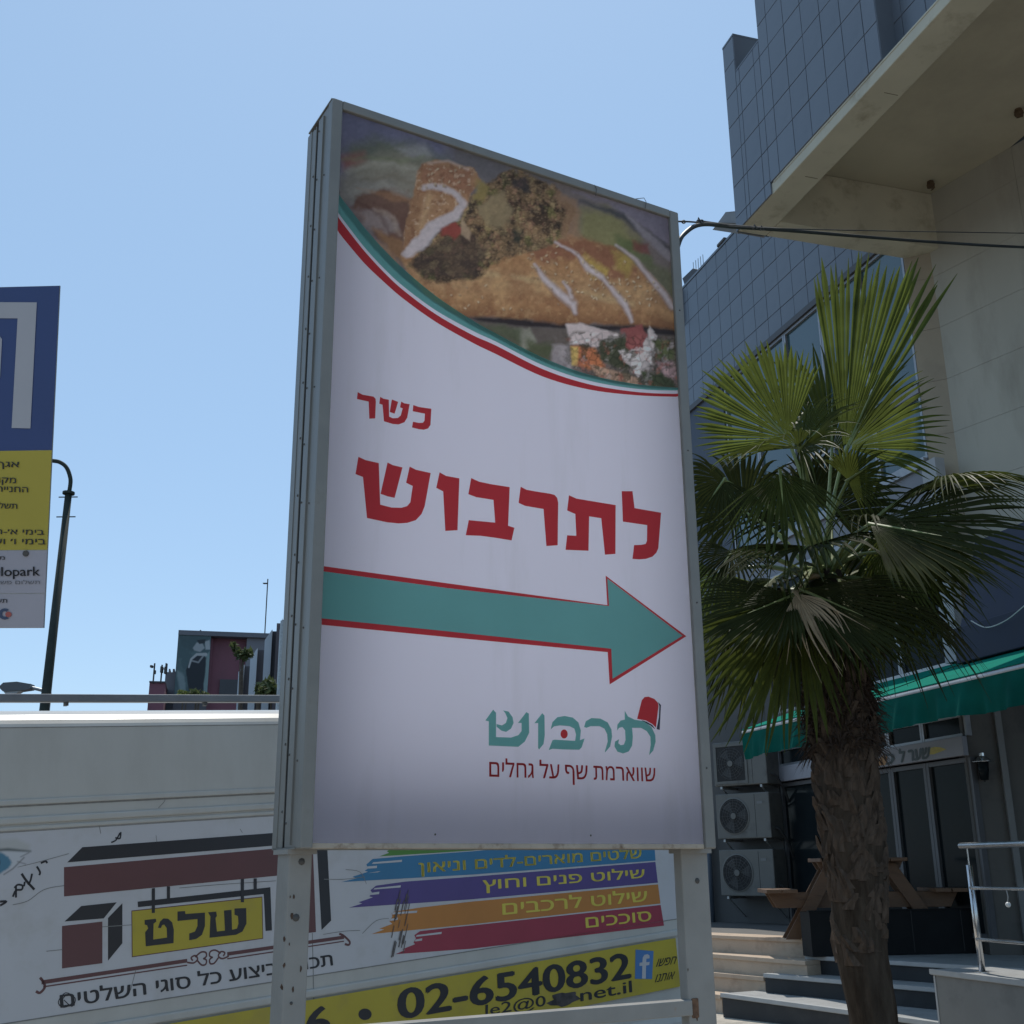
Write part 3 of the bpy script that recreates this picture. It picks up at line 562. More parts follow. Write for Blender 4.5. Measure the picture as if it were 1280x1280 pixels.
# pressed swages along the side: grooves and ribs
def ribx(name, z, h, out, m_=M_van, x0=None, x1=None, bev=.004): return MB().box(xl+1.05 if x0 is None else x0, xr-.05 if x1 is None else x1, -out, .004, z-h/2, z+h/2).part(name, m_, van, bevel=bev)
zg = V.px(0, 1009)[1]; zg2 = V.px(0, 1033)[1]
M_seam = mat('seam_sealer', (.19, .19, .18), .7, .2, 30)
ribx('swage_rib', zg+.0145, .022, .007); MB().box(xl+1.05, xr-.05, -.0012, .004, zg-.003, zg+.003).part('seam', M_seam, van)
ribx('swage_rib', zg2+.017, .028, .009, bev=.008); ribx('swage_rib', zg2-.012, .016, .006)
MB().box(xl+1.05, xr-.05, -.0012, .004, zg2-.0255, zg2-.0225).part('seam', M_seam, van)
MB().box(xl+1.05, xr-.05, -.0012, .004, ZS-.004, ZS-.001).part('seam', M_seam, van)
xj = V.px(391, 1200)[0]
MB().box(xj-.002, xj+.002, -.0012, .004, .74, V.px(391, 1166)[1]).part('seam', M_seam, van)
zb0, zb1 = V.px(600, 1212)[1], V.px(600, 1190)[1]
ribx('lower_rib', (V.px(300, 1263)[1]+V.px(300, 1250)[1])/2, .035, .012, bev=.011)
# roof rack: two side rails and cross bars on feet
M_rack = mat('rack_grey', (.16, .17, .18), .45, .15, 8, metal=.4)
za, zb_ = V.px(100, 877.5)[1], V.px(100, 867.5)[1]
for y in (0.0, W_-.04):
    MB().box(xl+1.2, xr-.25, y, y+.035, za, zb_).part('rack_rail', M_rack, van, bevel=.004)
for k_, x in enumerate((xl+1.02, V.px(420, 880)[0], V.px(800, 900)[0]-.1)):
    pass; MB().box(x, x+.04, .035, W_-.04, za+.004, zb_-.004).part('rack_crossbar', M_rack, van)
    for y in (.10, W_-.14): MB().box(x, x+.04, y, y+.03, ZROOF+.02, za+.003).part('rack_foot', M_rack, van)
for xq in (82, 256): q = V.px(xq, 877); MB().box(q[0], q[0]+.012, .0, .03, za-.014, za).part('rack_bolt', M_bolt, van)
# --- graphics
D1 = -.0018
M_vwh = mat('white_vinyl', (.46, .46, .475), .35, .03, 3, dirt=(.36, .345, .32), dscale=5, dthr=(.5, .9)); M_blk = mat('black_vinyl', (.014, .015, .02), .4, .15); M_mar = mat('maroon_vinyl', (.105, .04, .042), .42, .06)
M_yel = mat('yellow_vinyl', (.40, .32, .03), .4, .06, 5, dirt=(.33, .26, .05), dscale=4); M_ytx = mat('yellow_letters', (.56, .47, .07), .4, .05)
M_blu = mat('blue_vinyl', (.03, .16, .30), .38, .06); M_pur = mat('purple_vinyl', (.075, .05, .19), .38, .06); M_org = mat('orange_vinyl', (.42, .17, .035), .38, .08); M_rdv = mat('crimson_vinyl', (.27, .03, .055), .38, .06); M_grn = mat('green_vinyl', (.07, .20, .03), .38, .06)
def vpoly(name, m_, polys, d=D1, z=None, label=None):
    mb = MB()
    for p in polys: polyp(mb, V, p, d, z)
    return mb.part(name, m_, van, label)
zt_, zl_ = V.px(170, 1029)[1], V.px(170, 1254)[1]
MB().box(xl+1.1, xr-.12, -.001, .001, zl_, zt_).part('vinyl_sheet', M_vwh, van)
mb = MB(); 
for a, b_ in (((xl+1.1, zt_), (xr-.12, zt_)), ((xl+1.1, zl_), (xr-.12, zl_))): mb.ribbon([a, b_], .0045, D1)
mb.part('sheet_edge_line', M_seam, van)
Z8 = (0, 1020, .3125); Z9 = (330, 1040, .203125); Z10 = (590, 1040, .2578)
vpoly('logo_black_shapes', M_blk, [[(103, 1059), (405, 1036.5), (392, 1053), (84, 1078)], [(80.6, 1151.9), (101.6, 1132.5), (146, 1127.8), (129.7, 1148)], [(135, 1147.5), (153, 1129), (153, 1179), (135, 1201)],
      [(172, 1127), (338, 1109), (340, 1163), (332, 1163.7), (329.7, 1117.5), (172.5, 1134)], [(396, 1056), (408, 1040), (414, 1150.7), (402, 1162.5)]])
for hp in [[(189.7, 1110.6), (193.7, 1110), (193.7, 1141), (189.7, 1141.5)], [(208.7, 1108), (212.5, 1108), (212.5, 1123), (208.7, 1123)], [(301, 1098.7), (305, 1098.7), (305, 1127.8), (301, 1127.8)], [(317, 1098), (321, 1098), (321, 1111.5), (317, 1111.5)]]: vpoly('logo_hanger', M_blk, [hp], D1-.0016)
vpoly('logo_maroon_shapes', M_mar, [[(80, 1084), (391, 1056.5), (395, 1165), (362, 1169), (358, 1093.5), (80, 1120.6)], [(77.5, 1157.5), (128, 1151.9), (128, 1204), (77.5, 1210.6)]])
vpoly('logo_yellow_border', M_mar, [[(164.2, 1138.2), (328, 1120.6), (329, 1173.4), (164.8, 1196.6)]]); vpoly('logo_yellow_box', M_yel, [[(165.2, 1139.2), (327.2, 1121.8), (328.2, 1172.5), (165.8, 1195.4)]], D1-.0008)
vpoly('logo_lettering', M_blk, [[(x_*.65, y_*.65) for x_, y_ in [(890,640),(960,632),(962,650),(945,662),(943,760),(1028,748),(1026,690),(1010,668),(998,672),(990,690),(972,688),(985,650),(1005,630),(1035,632),(1060,655),(1070,700),(1068,782),(897,802),(893,715),(912,692),(905,672),(890,668)]],
      [(710,382),(740,380),(742,392),(820,386),(820,440),(808,475),(785,492),(757,497),(757,470),(780,462),(790,440),(790,412),(710,420)],
      [(832,385),(865,382),(868,400),(862,408),(868,462),(900,458),(896,378),(926,375),(928,455),(948,450),(954,430),(952,400),(938,395),(938,370),(985,368),(986,430),(970,462),(945,475),(838,487),(842,402)]], D1-.0016, Z8)
def vrib(mb, pts, wpx, d=D1, z=None, smooth=True):
    if z: pts = [(z[0]+p[0]*z[2], z[1]+p[1]*z[2]) for p in pts]
    if smooth and len(pts) > 2: pts = smooth_curve(pts, 4)
    mb.ribbon([V.px(*p, d) for p in pts], wpx*.0036, d)
mb = MB(); vrib(mb, [(52, 1228), (234, 1200.8)], 4); vrib(mb, [(284, 1192.5), (430, 1171.5)], 4); mb.part('ornament_bar', M_mar, van)
mb = MB(); vrib(mb, [(54, 1233.5), (234, 1206.5)], 1.4); vrib(mb, [(284, 1198.5), (430, 1176.5)], 1.4)
vrib(mb, [(45, 1239), (50, 1241), (56, 1234), (54, 1227), (50, 1222)], 2.6); vrib(mb, [(424, 1167), (430, 1170), (437, 1177), (436, 1181), (431, 1180)], 2.6)
for sx_ in (-1, 1):
    c0 = 260; f_ = lambda a, b_: (c0+sx_*a, 1197-.15*sx_*a+b_)
    vrib(mb, [f_(26, 2), (f_(18, 4)), f_(13, 0), f_(16, -5), f_(21, -3), f_(19, 1)], 1.8); vrib(mb, [f_(13, 2), f_(8, 8), f_(3, 8), f_(2, 3), f_(6, 0)], 1.8); vrib(mb, [f_(16, -3), f_(9, -8), f_(3, -7), f_(2, -2), f_(6, 1)], 1.8)
mb.part('ornament_scrolls', M_mar, van)
text_part('tagline_lettering', van, V, heb('תכנון וביצוע כל סוגי השלטים'), (76, 1259.5), (416, 1206.5), (75, 1244), M_blk, D1-.0004, .018)
ly = [(630, 0)]
stripes = [('green_stripe', M_grn, [(710,150),(770,128),(755,118),(800,97),(2450,-110),(2450,-30),(1280,114)]),
 ('blue_stripe', M_blu, [(475,308),(570,285),(545,275),(640,245),(620,238),(640,225),(630,200),(668,166),(850,150),(1280,119),(2398,20),(2410,176),(1280,262)]),
 ('purple_stripe', M_pur, [(522,466),(605,440),(582,432),(670,402),(648,396),(665,375),(655,358),(690,330),(870,305),(1280,275),(2409,184),(2424,312),(1280,414)]),
 ('orange_stripe', M_org, [(662,628),(740,600),(710,595),(790,565),(772,550),(790,520),(785,500),(800,490),(960,465),(1280,428),(2425,322),(2440,440),(1280,568)]),
 ('crimson_stripe', M_rdv, [(808,752),(870,725),(850,722),(930,690),(920,680),(935,655),(925,635),(960,610),(1130,590),(1280,575),(2441,449),(2462,576),(1280,718)])]
for nm, m_, p in stripes: vpoly(nm, m_, [p], D1, Z9)
vpoly('stripe_streaks', M_vwh, [[(672,186),(850,171),(848,184),(664,197)], [(634,212),(696,207),(694,222),(632,226)], [(640,252),(720,240),(700,248)], [(682,345),(842,328),(840,341),(672,354)], [(655,375),(710,367),(708,382),(652,388)],
      [(790,494),(944,484),(940,497),(786,508)], [(780,534),(824,526),(822,540),(776,548)], [(940,634),(1094,615),(1092,627),(936,645)], [(932,662),(974,654),(972,668),(928,674)]], D1-.0012, Z9)
for s, bl, b2, tl in (('שלטים מוארים-לדים וניאון', (524, 1091.0), (802.5, 1072.3), (523.5, 1078.8)), ('שילוט פנים וחוץ', (604, 1112), (806, 1097), (603.5, 1100.5)), ('שילוט לרכבים', (628.5, 1143.4), (809, 1126.3), (628, 1129.8)), ('סוככים', (732.8, 1159.8), (814, 1150.6), (732, 1147.3))):
    text_part('service_lettering', van, V, heb(s), bl, b2, tl, M_ytx, D1-.0008, .014)
zy1, zy0 = (V.px(379, 1251)[1]+V.px(843, 1172)[1])/2, V.px(847, 1233)[1]; xy1 = V.px(845, 1200)[0]
MB().box(xl+1.2, xy1, -.0135, -.012, zy0, zy1).part('yellow_strip', M_yel, van)
D2 = -.0150
text_part('phone_number', van, V, '02-6540832', (499, 1274), (788, 1222), (498, 1237.3), M_blk, D2, .028, href='0')
text_part('phone_number', van, V, '6', (384, 1297.5), (411.5, 1292.5), (383.5, 1261), M_blk, D2, .028, href='0')
mb = MB(); mb.flat([V.px(*p, D2) for p in ellp(456.3, 1267.8, 8.3, 7.2)], D2); mb.part('phone_bullet', M_blk, van)
text_part('email_lettering', van, V, 'le2@0', (607, 1269.5), (682, 1257), (607, 1256), M_blk, D2, .006, href='0')
text_part('email_lettering', van, V, 'net.il', (726, 1251.5), (790, 1240), (725.5, 1241.5), M_blk, D2, .012, href='n')
mb = MB(); rs = random.Random(8)
mb.flat([V.px(705+(17+4*rs.random())*math.cos(t)*(1+.25*math.sin(5*t)), 1249-3*math.cos(t)+(7+3*rs.random())*math.sin(t), D2-.0008) for t in [2*math.pi*i/22 for i in range(22)]], D2-.0008); mb.part('scraped_patch', mat('scraped', (.05, .045, .045), .8, .5, 30), van)
mb = MB(); mb.flat([V.px(*p, D2) for p in [(794.5, 1187), (817, 1188.8), (815, 1223.8), (793.7, 1223.5)]], D2); mb.part('social_badge', mat('badge_blue', (.06, .17, .38), .4, .1), van)
mb = MB(); q = [(812, 1194.5), (809.5, 1192.8), (805.5, 1193.5), (803.5, 1197), (803, 1203), (799.5, 1203.5), (799.3, 1207.5), (803, 1207.2), (802.5, 1223.2), (807.2, 1223.3), (807.6, 1206.8), (811.5, 1206.3), (812, 1202.3), (807.8, 1202.8), (808, 1198.3), (811.8, 1198)]
mb.flat([V.px(*p, D2-.0008) for p in q], D2-.0008); mb.part('badge_letter', M_vwh, van)
text_part('script_lettering', van, V, heb('חפשו'), (820, 1208.5), (845, 1204.5), (821, 1199), M_blk, D2, .004, italic=.35); text_part('script_lettering', van, V, heb('אותנו'), (818.5, 1228), (843, 1223.5), (819.5, 1218.5), M_blk, D2, .004, italic=.35)
# scribbles, cracks and scrapes on the vinyl
mb = MB()
for pts, wd in (([(16, 1121), (20, 1113), (27, 1112), (28, 1107), (22, 1106), (18, 1110)], 2), ([(20, 1108), (20, 1122)], 2), ([(31, 1102), (30, 1108)], 2), ([(27, 1092), (33, 1101), (43, 1112)], 2.4), ([(40, 1092), (38, 1101), (35, 1106)], 2), ([(46, 1083), (50, 1090), (49, 1094)], 2), ([(51, 1079), (57, 1076.5), (59, 1079)], 2), ([(0, 1132), (8, 1127), (0, 1127)], 2.2),
                ([(139, 1053), (145, 1050), (150, 1041)], 1.6), ([(144, 1047), (150, 1048), (151, 1040)], 1.6), ([(75, 1253), (84, 1243), (92, 1246), (88, 1256), (78, 1259), (73, 1252), (82, 1241), (94, 1248), (90, 1258), (80, 1250)], .9)): vrib(mb, pts, wd, D1-.0006)
mb.part('pen_scribble', M_blk, van, stuff=True)
mb = MB()
for pts in ([(22, 1084), (50, 1077), (86, 1067)], [(16, 1131), (35, 1126), (55, 1112), (80, 1107)], [(58, 1189), (78, 1187)], [(128, 1158.5), (165, 1156), (195, 1153)], [(124, 1032), (126, 1042)], [(224, 1110), (270, 1106), (300, 1104), (345, 1101)], [(404, 1168), (430, 1164), (450, 1163)], [(405, 1099), (430, 1099), (456, 1096)], [(453, 1167), (470, 1151), (486, 1148)], [(432, 1087), (450, 1090), (458, 1105)], [(195, 1044), (196, 1052)], [(166, 1164), (220, 1165), (240, 1162)], [(205, 996), (206, 1001), (198, 1010)], [(300, 1036), (303, 1041)], [(163, 1238), (170, 1212)]): vrib(mb, pts, .7, D1-.0004)
mb.part('vinyl_cracks', M_seam, van, stuff=True)
mb = MB(); rs = random.Random(5)
for k_ in range(22):
    x = 490+rs.random()*18; y = 1108+rs.random()*72; L_ = 10+rs.random()*16; vrib(mb, [(x+(1180-y)*.12, y), (x+(1180-y)*.12-L_*.22, y+L_)], .8+rs.random()*.8, D1-.0022-.0001*k_, smooth=False)
mb.part('scrape_marks', mat('scrape_dark', (.1, .09, .085), .8, .3, 40), van)
# the eye picture at the left edge
ex = np.linspace(V.px(-30, 1070)[0], V.px(42, 1070)[0], 100); ez = np.linspace(V.px(5, 1112)[1], V.px(5, 1046)[1], 90); EX, EZ = np.meshgrid(ex, ez)
P3 = V.o+EX[..., None]*V.x+D1*V.y+EZ[..., None]*V.z; dd = P3-EYE; ww = dd@FW; px_, py_ = 640+FPX*(dd@RT)/ww, 640-FPX*(dd@UP)/ww
p = Paint(px_, py_, (.46, .46, .48)); p.poly([(-30, 1052), (20, 1048), (38, 1056), (36, 1064), (-30, 1062)], lit((108, 108, 104), 2.6), 6, .7); p.line([(-30, 1066), (10, 1062), (38, 1064)], [5, 4, 2], lit((40, 45, 45), 4), 3, .9)
p.poly([(-30, 1066), (5, 1064), (32, 1066), (20, 1082), (0, 1090), (-30, 1092)], lit((118, 120, 122), 2.6), 3, .9); p.poly(ellp(-2, 1078, 15, 13), lit((35, 72, 88), 2.6), 3, .95, 3); p.poly(ellp(-6, 1078, 6, 6), (.02, .03, .03), 3)
p.line([(5, 1093), (16, 1086), (30, 1072)], 1.4, (.1, .1, .1), 2, .8); p.line([(26, 1071), (36, 1066)], 1.2, (.1, .1, .1), 2, .7); p.line([(22, 1077), (32, 1080)], 1.2, (.1, .1, .1), 2, .7)
print_mesh('eye_picture', van, V, EX, EZ, p.c, print_mat('eye_print'), D1)
# ================================================================== left side: parking sign, lamps, far buildings
fn = np.array([math.sin(math.radians(4))*math.cos(math.radians(10)), math.cos(math.radians(4))*math.cos(math.radians(10)), math.sin(math.radians(10.5))])
pc = at(40, 570, 2.75); Pk0 = FrP(pc, np.array([math.cos(math.radians(4)), -math.sin(math.radians(4)), -.012]), fn)
a_ = Pk0.px(75, 357); b_ = Pk0.px(55, 785); ang = math.atan2(a_[0]-b_[0], a_[1]-b_[1])
xn = Pk0.x*math.cos(ang)-Pk0.z*math.sin(ang); Pk1 = FrP(pc, xn, fn)
xr_, zt0 = Pk1.px(75, 357); zb0_ = Pk1.px(55, 785)[1]; PW = .62; base = Pk1.w(xr_-PW/2, .03, zb0_-1.0)
Pk = FrP(Pk1.w(xr_-PW/2, 0, zb0_), xn, fn)
park = thing('parking_sign', Pk, 'parking sign with blue, yellow and grey panels, cut off by the left edge', 'sign')
H_ = zt0-zb0_; zpx = lambda y, x=30: Pk.px(x, y)[1]
M_pb = mat('sign_blue', (.022, .045, .15), .4, .05); M_py = mat('sign_yellow', (.36, .29, .03), .45, .05); M_pg = mat('sign_grey', (.30, .29, .33), .45, .04); M_galv = mat('galvanised', (.35, .36, .36), .45, .2, 20, metal=.6)
yb, yy_ = zpx(563), zpx(688); yl = zpx(742)
MB().box(-PW/2, PW/2, .0, .003, 0, H_).part('board', M_galv, park)
for nm, z0, z1, m_ in (('blue_panel', yb, H_-.001, M_pb), ('yellow_panel', yy_+.001, yb-.001, M_py), ('grey_panel', yl+.001, yy_-.001, M_pg), ('grey_panel', .001, yl-.001, M_pg)): MB().box(-PW/2+.001, PW/2-.001, -.0015, 0, z0, z1).part(nm, m_, park)
M_pw = mat('sign_white', (.34, .34, .37), .45, .04)
mb = MB(); polyp(mb, Pk, [(-120, 377), (46, 378), (38, 535.5), (14.5, 535), (22, 398), (-120, 397)], -.003); mb.part('white_emblem', M_pw, park)
mb = MB(); polyp(mb, Pk, [(-90, 418), (-2, 418), (2.5, 424), (0, 472), (-90, 472)], -.003); mb.part('white_emblem_inner', M_pw, park)
T_ = lambda s, bl, b2, tl, bold=.01, href='ם', m_=M_black, nm='lettering': text_part(nm, park, Pk, s, bl, b2, tl, m_, -.003, bold, href)
T_(heb('אגף החניה'), (-60, 582.5), (24, 584), (-60, 576)); T_(heb('מקום'), (-12, 603), (20, 604), (-12, 596.5)); T_(heb('החנייה'), (-4, 614.5), (35, 615.5), (-4, 608))
T_(heb('תשלום'), (-12, 635), (21.5, 636), (-12, 629)); T_(heb('בימי א׳-ה׳'), (-10, 667.5), (55, 668.5), (-10, 661.5)); T_(heb('בימי ו׳ וערב'), (-28, 680), (57, 680.5), (-28, 673.5))
T_('Cellopark', (-25, 720.5), (50, 719.5), (-25, 713), .012, 'o', nm='operator_lettering'); T_(heb('משלמים עם'), (-50, 699), (6, 699.5), (-50, 695)); T_(heb('תשלום'), (-20, 753), (9, 753.5), (-20, 748.5))
T_(heb('תשלום פשוט בכל מקום'), (-60, 730.5), (50, 730), (-60, 726.5), 0, m_=mat('grey_print', (.1, .1, .11), .5, .1))
mb = MB(); polyp(mb, Pk, [(6+8*math.cos(t), 767.5+7*math.sin(t)) for t in np.linspace(.9, 5.4, 14)]+[(6+3.5*math.cos(t), 767.5+3.5*math.sin(t)) for t in np.linspace(5.4, .9, 10)], -.003); mb.part('round_mark', mat('mark_navy', (.03, .05, .1), .5, .1), park)
mb = MB(); polyp(mb, Pk, ellp(10.5, 768, 4, 3.5, 12), -.0036); mb.part('round_mark_dot', mat('mark_red', (.3, .07, .06), .5, .1), park)
q = Pk.px(33, 692); MB().tube([(q[0], -.001, q[1]), (q[0], -.005, q[1])], .007, 10).part('bolt', M_bolt, park)
pk_len = 1.9
MB().tube([(0, .035, H_-.05), (0, .035, -pk_len)], .03, 14).part('post', M_galv, park, smooth=True)
for z in (.15, H_-.15): MB().box(-.06, .06, .003, .07, z-.02, z+.02).part('clamp', M_galv, park, bevel=.003)
# --- tall street lamp on the left
M_lamp = mat('dark_green_pole', (.04, .048, .042), .75, .15, 8, spec=.12)
lp = at(58, 865, 15); lz = gz(lp[0], lp[1]); L1 = Fr((lp[0], lp[1], lz), 90)
lamp = thing('street_lamp', L1, 'tall dark green lamp post with a curved neck rising behind the parking sign', 'street lamp')
hz = lambda y, x: float(at(x, y, 15)[2]-lz)
h1 = hz(616, 82); MB().tube([(0, 0, 0), (0, 0, h1*.5), (0, 0, h1)], [.075, .062, .042], 16).part('pole', M_lamp, lamp, smooth=True)
ht = hz(573, 66); pts = [(0, 0, h1-.05), (.01, 0, h1+.12), (-.005, 0, ht-.22), (-.06, 0, ht-.1), (-.14, 0, ht-.03), (-.25, 0, ht), (-.6, 0, ht+.03), (-1.0, 0, ht+.05)]
MB().tube(smooth_curve(pts, 5), .026, 12).part('curved_arm', M_lamp, lamp, smooth=True)
MB().tube([(-.95, 0, ht+.04), (-1.1, 0, ht+.07), (-1.35, 0, ht+.06), (-1.6, 0, ht+.02)], [.04, .12, .14, .05], 14).part('lamp_head', M_lamp, lamp, smooth=True)
MB().tube([(0, 0, h1-.015), (0, 0, h1+.015)], .075, 14).part('collar', M_lamp, lamp)
for y in (621, 646): z = hz(y, 82); b = MB().tube([(-.12, 0, z), (.12, 0, z)], .008, 8).part('bracket_bar', M_lamp, lamp)
MB().tube([(0, 0, 0), (0, 0, .8)], .11, 14).part('base_sleeve', M_lamp, lamp, smooth=True)
# --- small far lamp heads
def cobra(D, hx, hy, polex, poley, sc, label, flip=1):
    P = at(polex, poley, D); z0 = gz(P[0], P[1]); F_ = Fr((P[0], P[1], z0), 90); t = thing('street_lamp', F_, label, 'street lamp')
    zt = P[2]-z0; Hh = at(hx, hy, D); dx = F_.loc(Hh)[0]; zh = Hh[2]-z0
    MB().tube([(0, 0, 0), (0, 0, zt)], [.09, .05], 12).part('pole', M_galv, t, smooth=True)
    MB().tube([(0, 0, zt-.02), (dx*.4, 0, (zt*.5+zh*.5)), (dx, 0, zh)], .03, 8).part('arm', M_galv, t)
    s = -1 if dx < 0 else 1
    b = MB(); b.prism([(dx-s*.02, zh-.04), (dx-s*.02, zh+.05), (dx+s*.3*sc, zh+.12*sc), (dx+s*.62*sc, zh+.10*sc), (dx+s*.72*sc, zh-.0*sc), (dx+s*.6*sc, zh-.1*sc), (dx+s*.2*sc, zh-.08*sc)], -.13*sc, .13*sc)
    h = b.part('lamp_head', mat('lamp_housing', (.10, .105, .11), .5, .1), t, bevel=.02)
    MB().prism([(dx+s*.2*sc, zh-.085*sc), (dx+s*.6*sc, zh-.105*sc), (dx+s*.55*sc, zh-.16*sc), (dx+s*.3*sc, zh-.15*sc)], -.1*sc, .1*sc).part('lens', mat('lamp_lens', (.35, .36, .36), .25, .05), h)
    return t
cobra(22, 35, 858, 61, 866, .75, 'small grey cobra-head lamp low behind the van roof at far left')
# lamp beside the sign, shade on a thin pole
P = at(353.5, 776, 30); z0 = gz(P[0], P[1]); F_ = Fr((P[0], P[1], z0), 90); t = thing('street_lamp', F_, 'dark wedge-shaped lamp on a thin pole just left of the big sign', 'street lamp')
MB().tube([(0, 0, 0), (0, 0, P[2]-z0)], .06, 10).part('pole', M_galv, t); zt = P[2]-z0
k = 30/1500.; MB().prism([(-17*k, .12), (-12*k, .24), (-5*k, .30), (6*k, .32), (6*k, .05), (-6*k, .0), (-14*k, .08)], -.2, .2).part('lamp_head', M_lamp, t, bevel=.02)
# --- far buildings (60 m away)
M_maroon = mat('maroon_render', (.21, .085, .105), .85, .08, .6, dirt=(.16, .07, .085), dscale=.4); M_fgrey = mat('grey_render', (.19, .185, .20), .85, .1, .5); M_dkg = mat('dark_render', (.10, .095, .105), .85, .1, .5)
M_cream = mat('pale_fin', (.50, .53, .56), .7, .06, .6)
D6 = 60; o6 = at(264, 865, D6); BF = Fr((*o6[:2], gz(*o6[:2])), 76); zf = -BF.o[2]
def bx(mb, x0, y0, x1, y1, d0, d1, frm=BF, base=None):
    a = frm.px(x0, y0, d0); b = frm.px(x1, y1, d0); zl = b[1] if base is None else base; return mb.box(a[0], frm.px(x1, y0, d0)[0], d0, d1, zl, a[1])
far = thing('cinema_building', BF, 'distant maroon building with a grey top band and dark advertising picture, above the van roof', 'building')
bx(MB(), 263, 797.5, 309, 880, 0, 16, base=0).part('wall', M_maroon, far)
bx(MB(), 309, 793, 345, 880, -.4, 16, base=0).part('grey_wall', M_fgrey, far)
MB().box(BF.px(223.5, 793)[0], BF.px(345, 793)[0], -.6, 16, BF.px(264, 797.5)[1], BF.px(264, 791.8)[1]).part('top_band', mat('band_grey', (.15, .15, .165), .85, .1, .5), far)
dr = bx(MB(), 275, 849, 298, 871, -.15, .0).part('dark_opening', mat('dark_opening', (.06, .06, .065), .6, .2, 1), far)
bx(MB(), 263.2, 797.5, 266.5, 880, -.25, 0, base=0).part('corner_pilaster', M_maroon, far)
bx(MB(), 207, 840, 223.5, 880, .5, 12, base=0).part('low_grey_wall', M_fgrey, far)
for x0, x1 in ((211, 213), (216, 218.5)): bx(MB(), x0, 836, x1, 840, 1, 2).part('parapet_block', M_fgrey, far)
# advertising picture
a_, b_ = BF.px(223.5, 793, -.55), BF.px(263.5, 880, -.55); GX2, GZ2 = np.meshgrid(np.linspace(a_[0], BF.px(264, 793, -.55)[0], 90), np.linspace(BF.px(240, 878, -.55)[1], a_[1], 180))
P3 = BF.o+GX2[..., None]*BF.x-.55*BF.y+GZ2[..., None]*BF.z; dd = P3-EYE; ww = dd@FW; ax, ay = 640+FPX*(dd@RT)/ww, 640-FPX*(dd@UP)/ww
p = Paint(ax, ay, (.06, .10, .105)); n_ = np.clip((fbm(ax, ay, 9, 7)-.5)*6, 0, 1); p.mask(n_*.6, (.10, .15, .15))
p.poly([(225, 795), (262, 795), (262, 812), (240, 815), (226, 806)], (.05, .08, .085), 4, .8, 3); p.poly([(256, 820), (262, 815), (262, 872), (254, 872)], (.20, .27, .26), 2, .9, 2)
p.poly([(222, 840), (230, 845), (232, 868), (222, 870)], (.20, .25, .25), 3, .9, 4)
p.poly([(238, 824), (250, 818), (258, 822), (256, 845), (253, 872), (238, 872), (234, 850), (232, 838)], (.012, .016, .022), 1.5, 1, 1)
p.poly([(241, 810), (246, 803), (253, 804), (256, 810), (250, 815), (243, 813)], (.30, .31, .31), 1.5, 1); p.line([(257, 818), (246, 818), (239, 824), (236, 834)], [4, 3, 2.5, 2], (.38, .38, .37), 1, 1); p.line([(240, 826), (248, 828), (254, 820)], 2, (.30, .30, .3), 1, .8)
p.poly([(256, 802), (262, 800), (263, 812), (257, 812)], (.34, .35, .35), 1.5, 1); p.poly([(246, 800), (257, 799), (256, 804), (249, 805)], (.02, .025, .03), 1.2, 1)
fp = print_mesh('advertising_picture', far, BF, GX2, GZ2, p.c, print_mat('ad_print', 0, .6), -.55); 
MB().box(a_[0]-.02, BF.px(264, 793, -.55)[0], -.54, .2, 0, a_[1]).part('picture_backing', M_dkg, far)
lowf = at(196, 865, 58); LB = Fr((*lowf[:2], gz(*lowf[:2])), 76); lowb = thing('small_maroon_building', LB, 'low maroon block with roof aerials left of the dark advertising picture', 'building')
MB().box(LB.px(187, 853)[0], LB.px(206.5, 853)[0], 0, 6, 0, LB.px(187, 853)[1]).part('wall', M_maroon, lowb)
MB().box(LB.px(186.6, 853)[0], LB.px(207, 853)[0], -.1, 6.1, LB.px(187, 853)[1], LB.px(187, 851.5)[1]).part('roof_edge', M_dkg, lowb)
def aerial(D, x, y0, y1, label, bits, w_=.07):
    A_ = at(x, y1, D); B_ = at(x, y0, D); F_ = Fr(A_, 90); t = thing('roof_aerial', F_, label, 'aerial'); zt = B_[2]-A_[2]
    MB().tube([(0, 0, -.1), (0, 0, zt)], w_, 8).part('mast', M_bolt, t); k = D/1500.
    for (dx, dz, w2, h2) in bits: MB().box(dx*k-w2*k/2, dx*k+w2*k/2, -.12, .12, dz*k-h2*k/2, dz*k+h2*k/2).part('antenna_panel', M_bolt, t, bevel=.02)
aerial(58, 191.5, 829, 852, 'thin mast with a small round drum at far left of the roofs', [(-3.5, 19, 3, 3), (1, 12, 1.6, 5)], .04)
aerial(58, 201, 831, 852, 'short mast with box antennas beside the grey wall', [(0, 15, 2.6, 8), (5, 14, 2.6, 9), (5.5, 20, 1.5, 6), (2.5, 16, 4, .7)], .04)
aerial(60, 331, 723.5, 792, 'very tall thin roof antenna with a short top crossbar', [(-3, 67, 6, .8)], .03)
aerial(60, 250, 788, 792, 'tiny tilted antenna on the building top band', [(.8, 3, 1, 3)], .03)
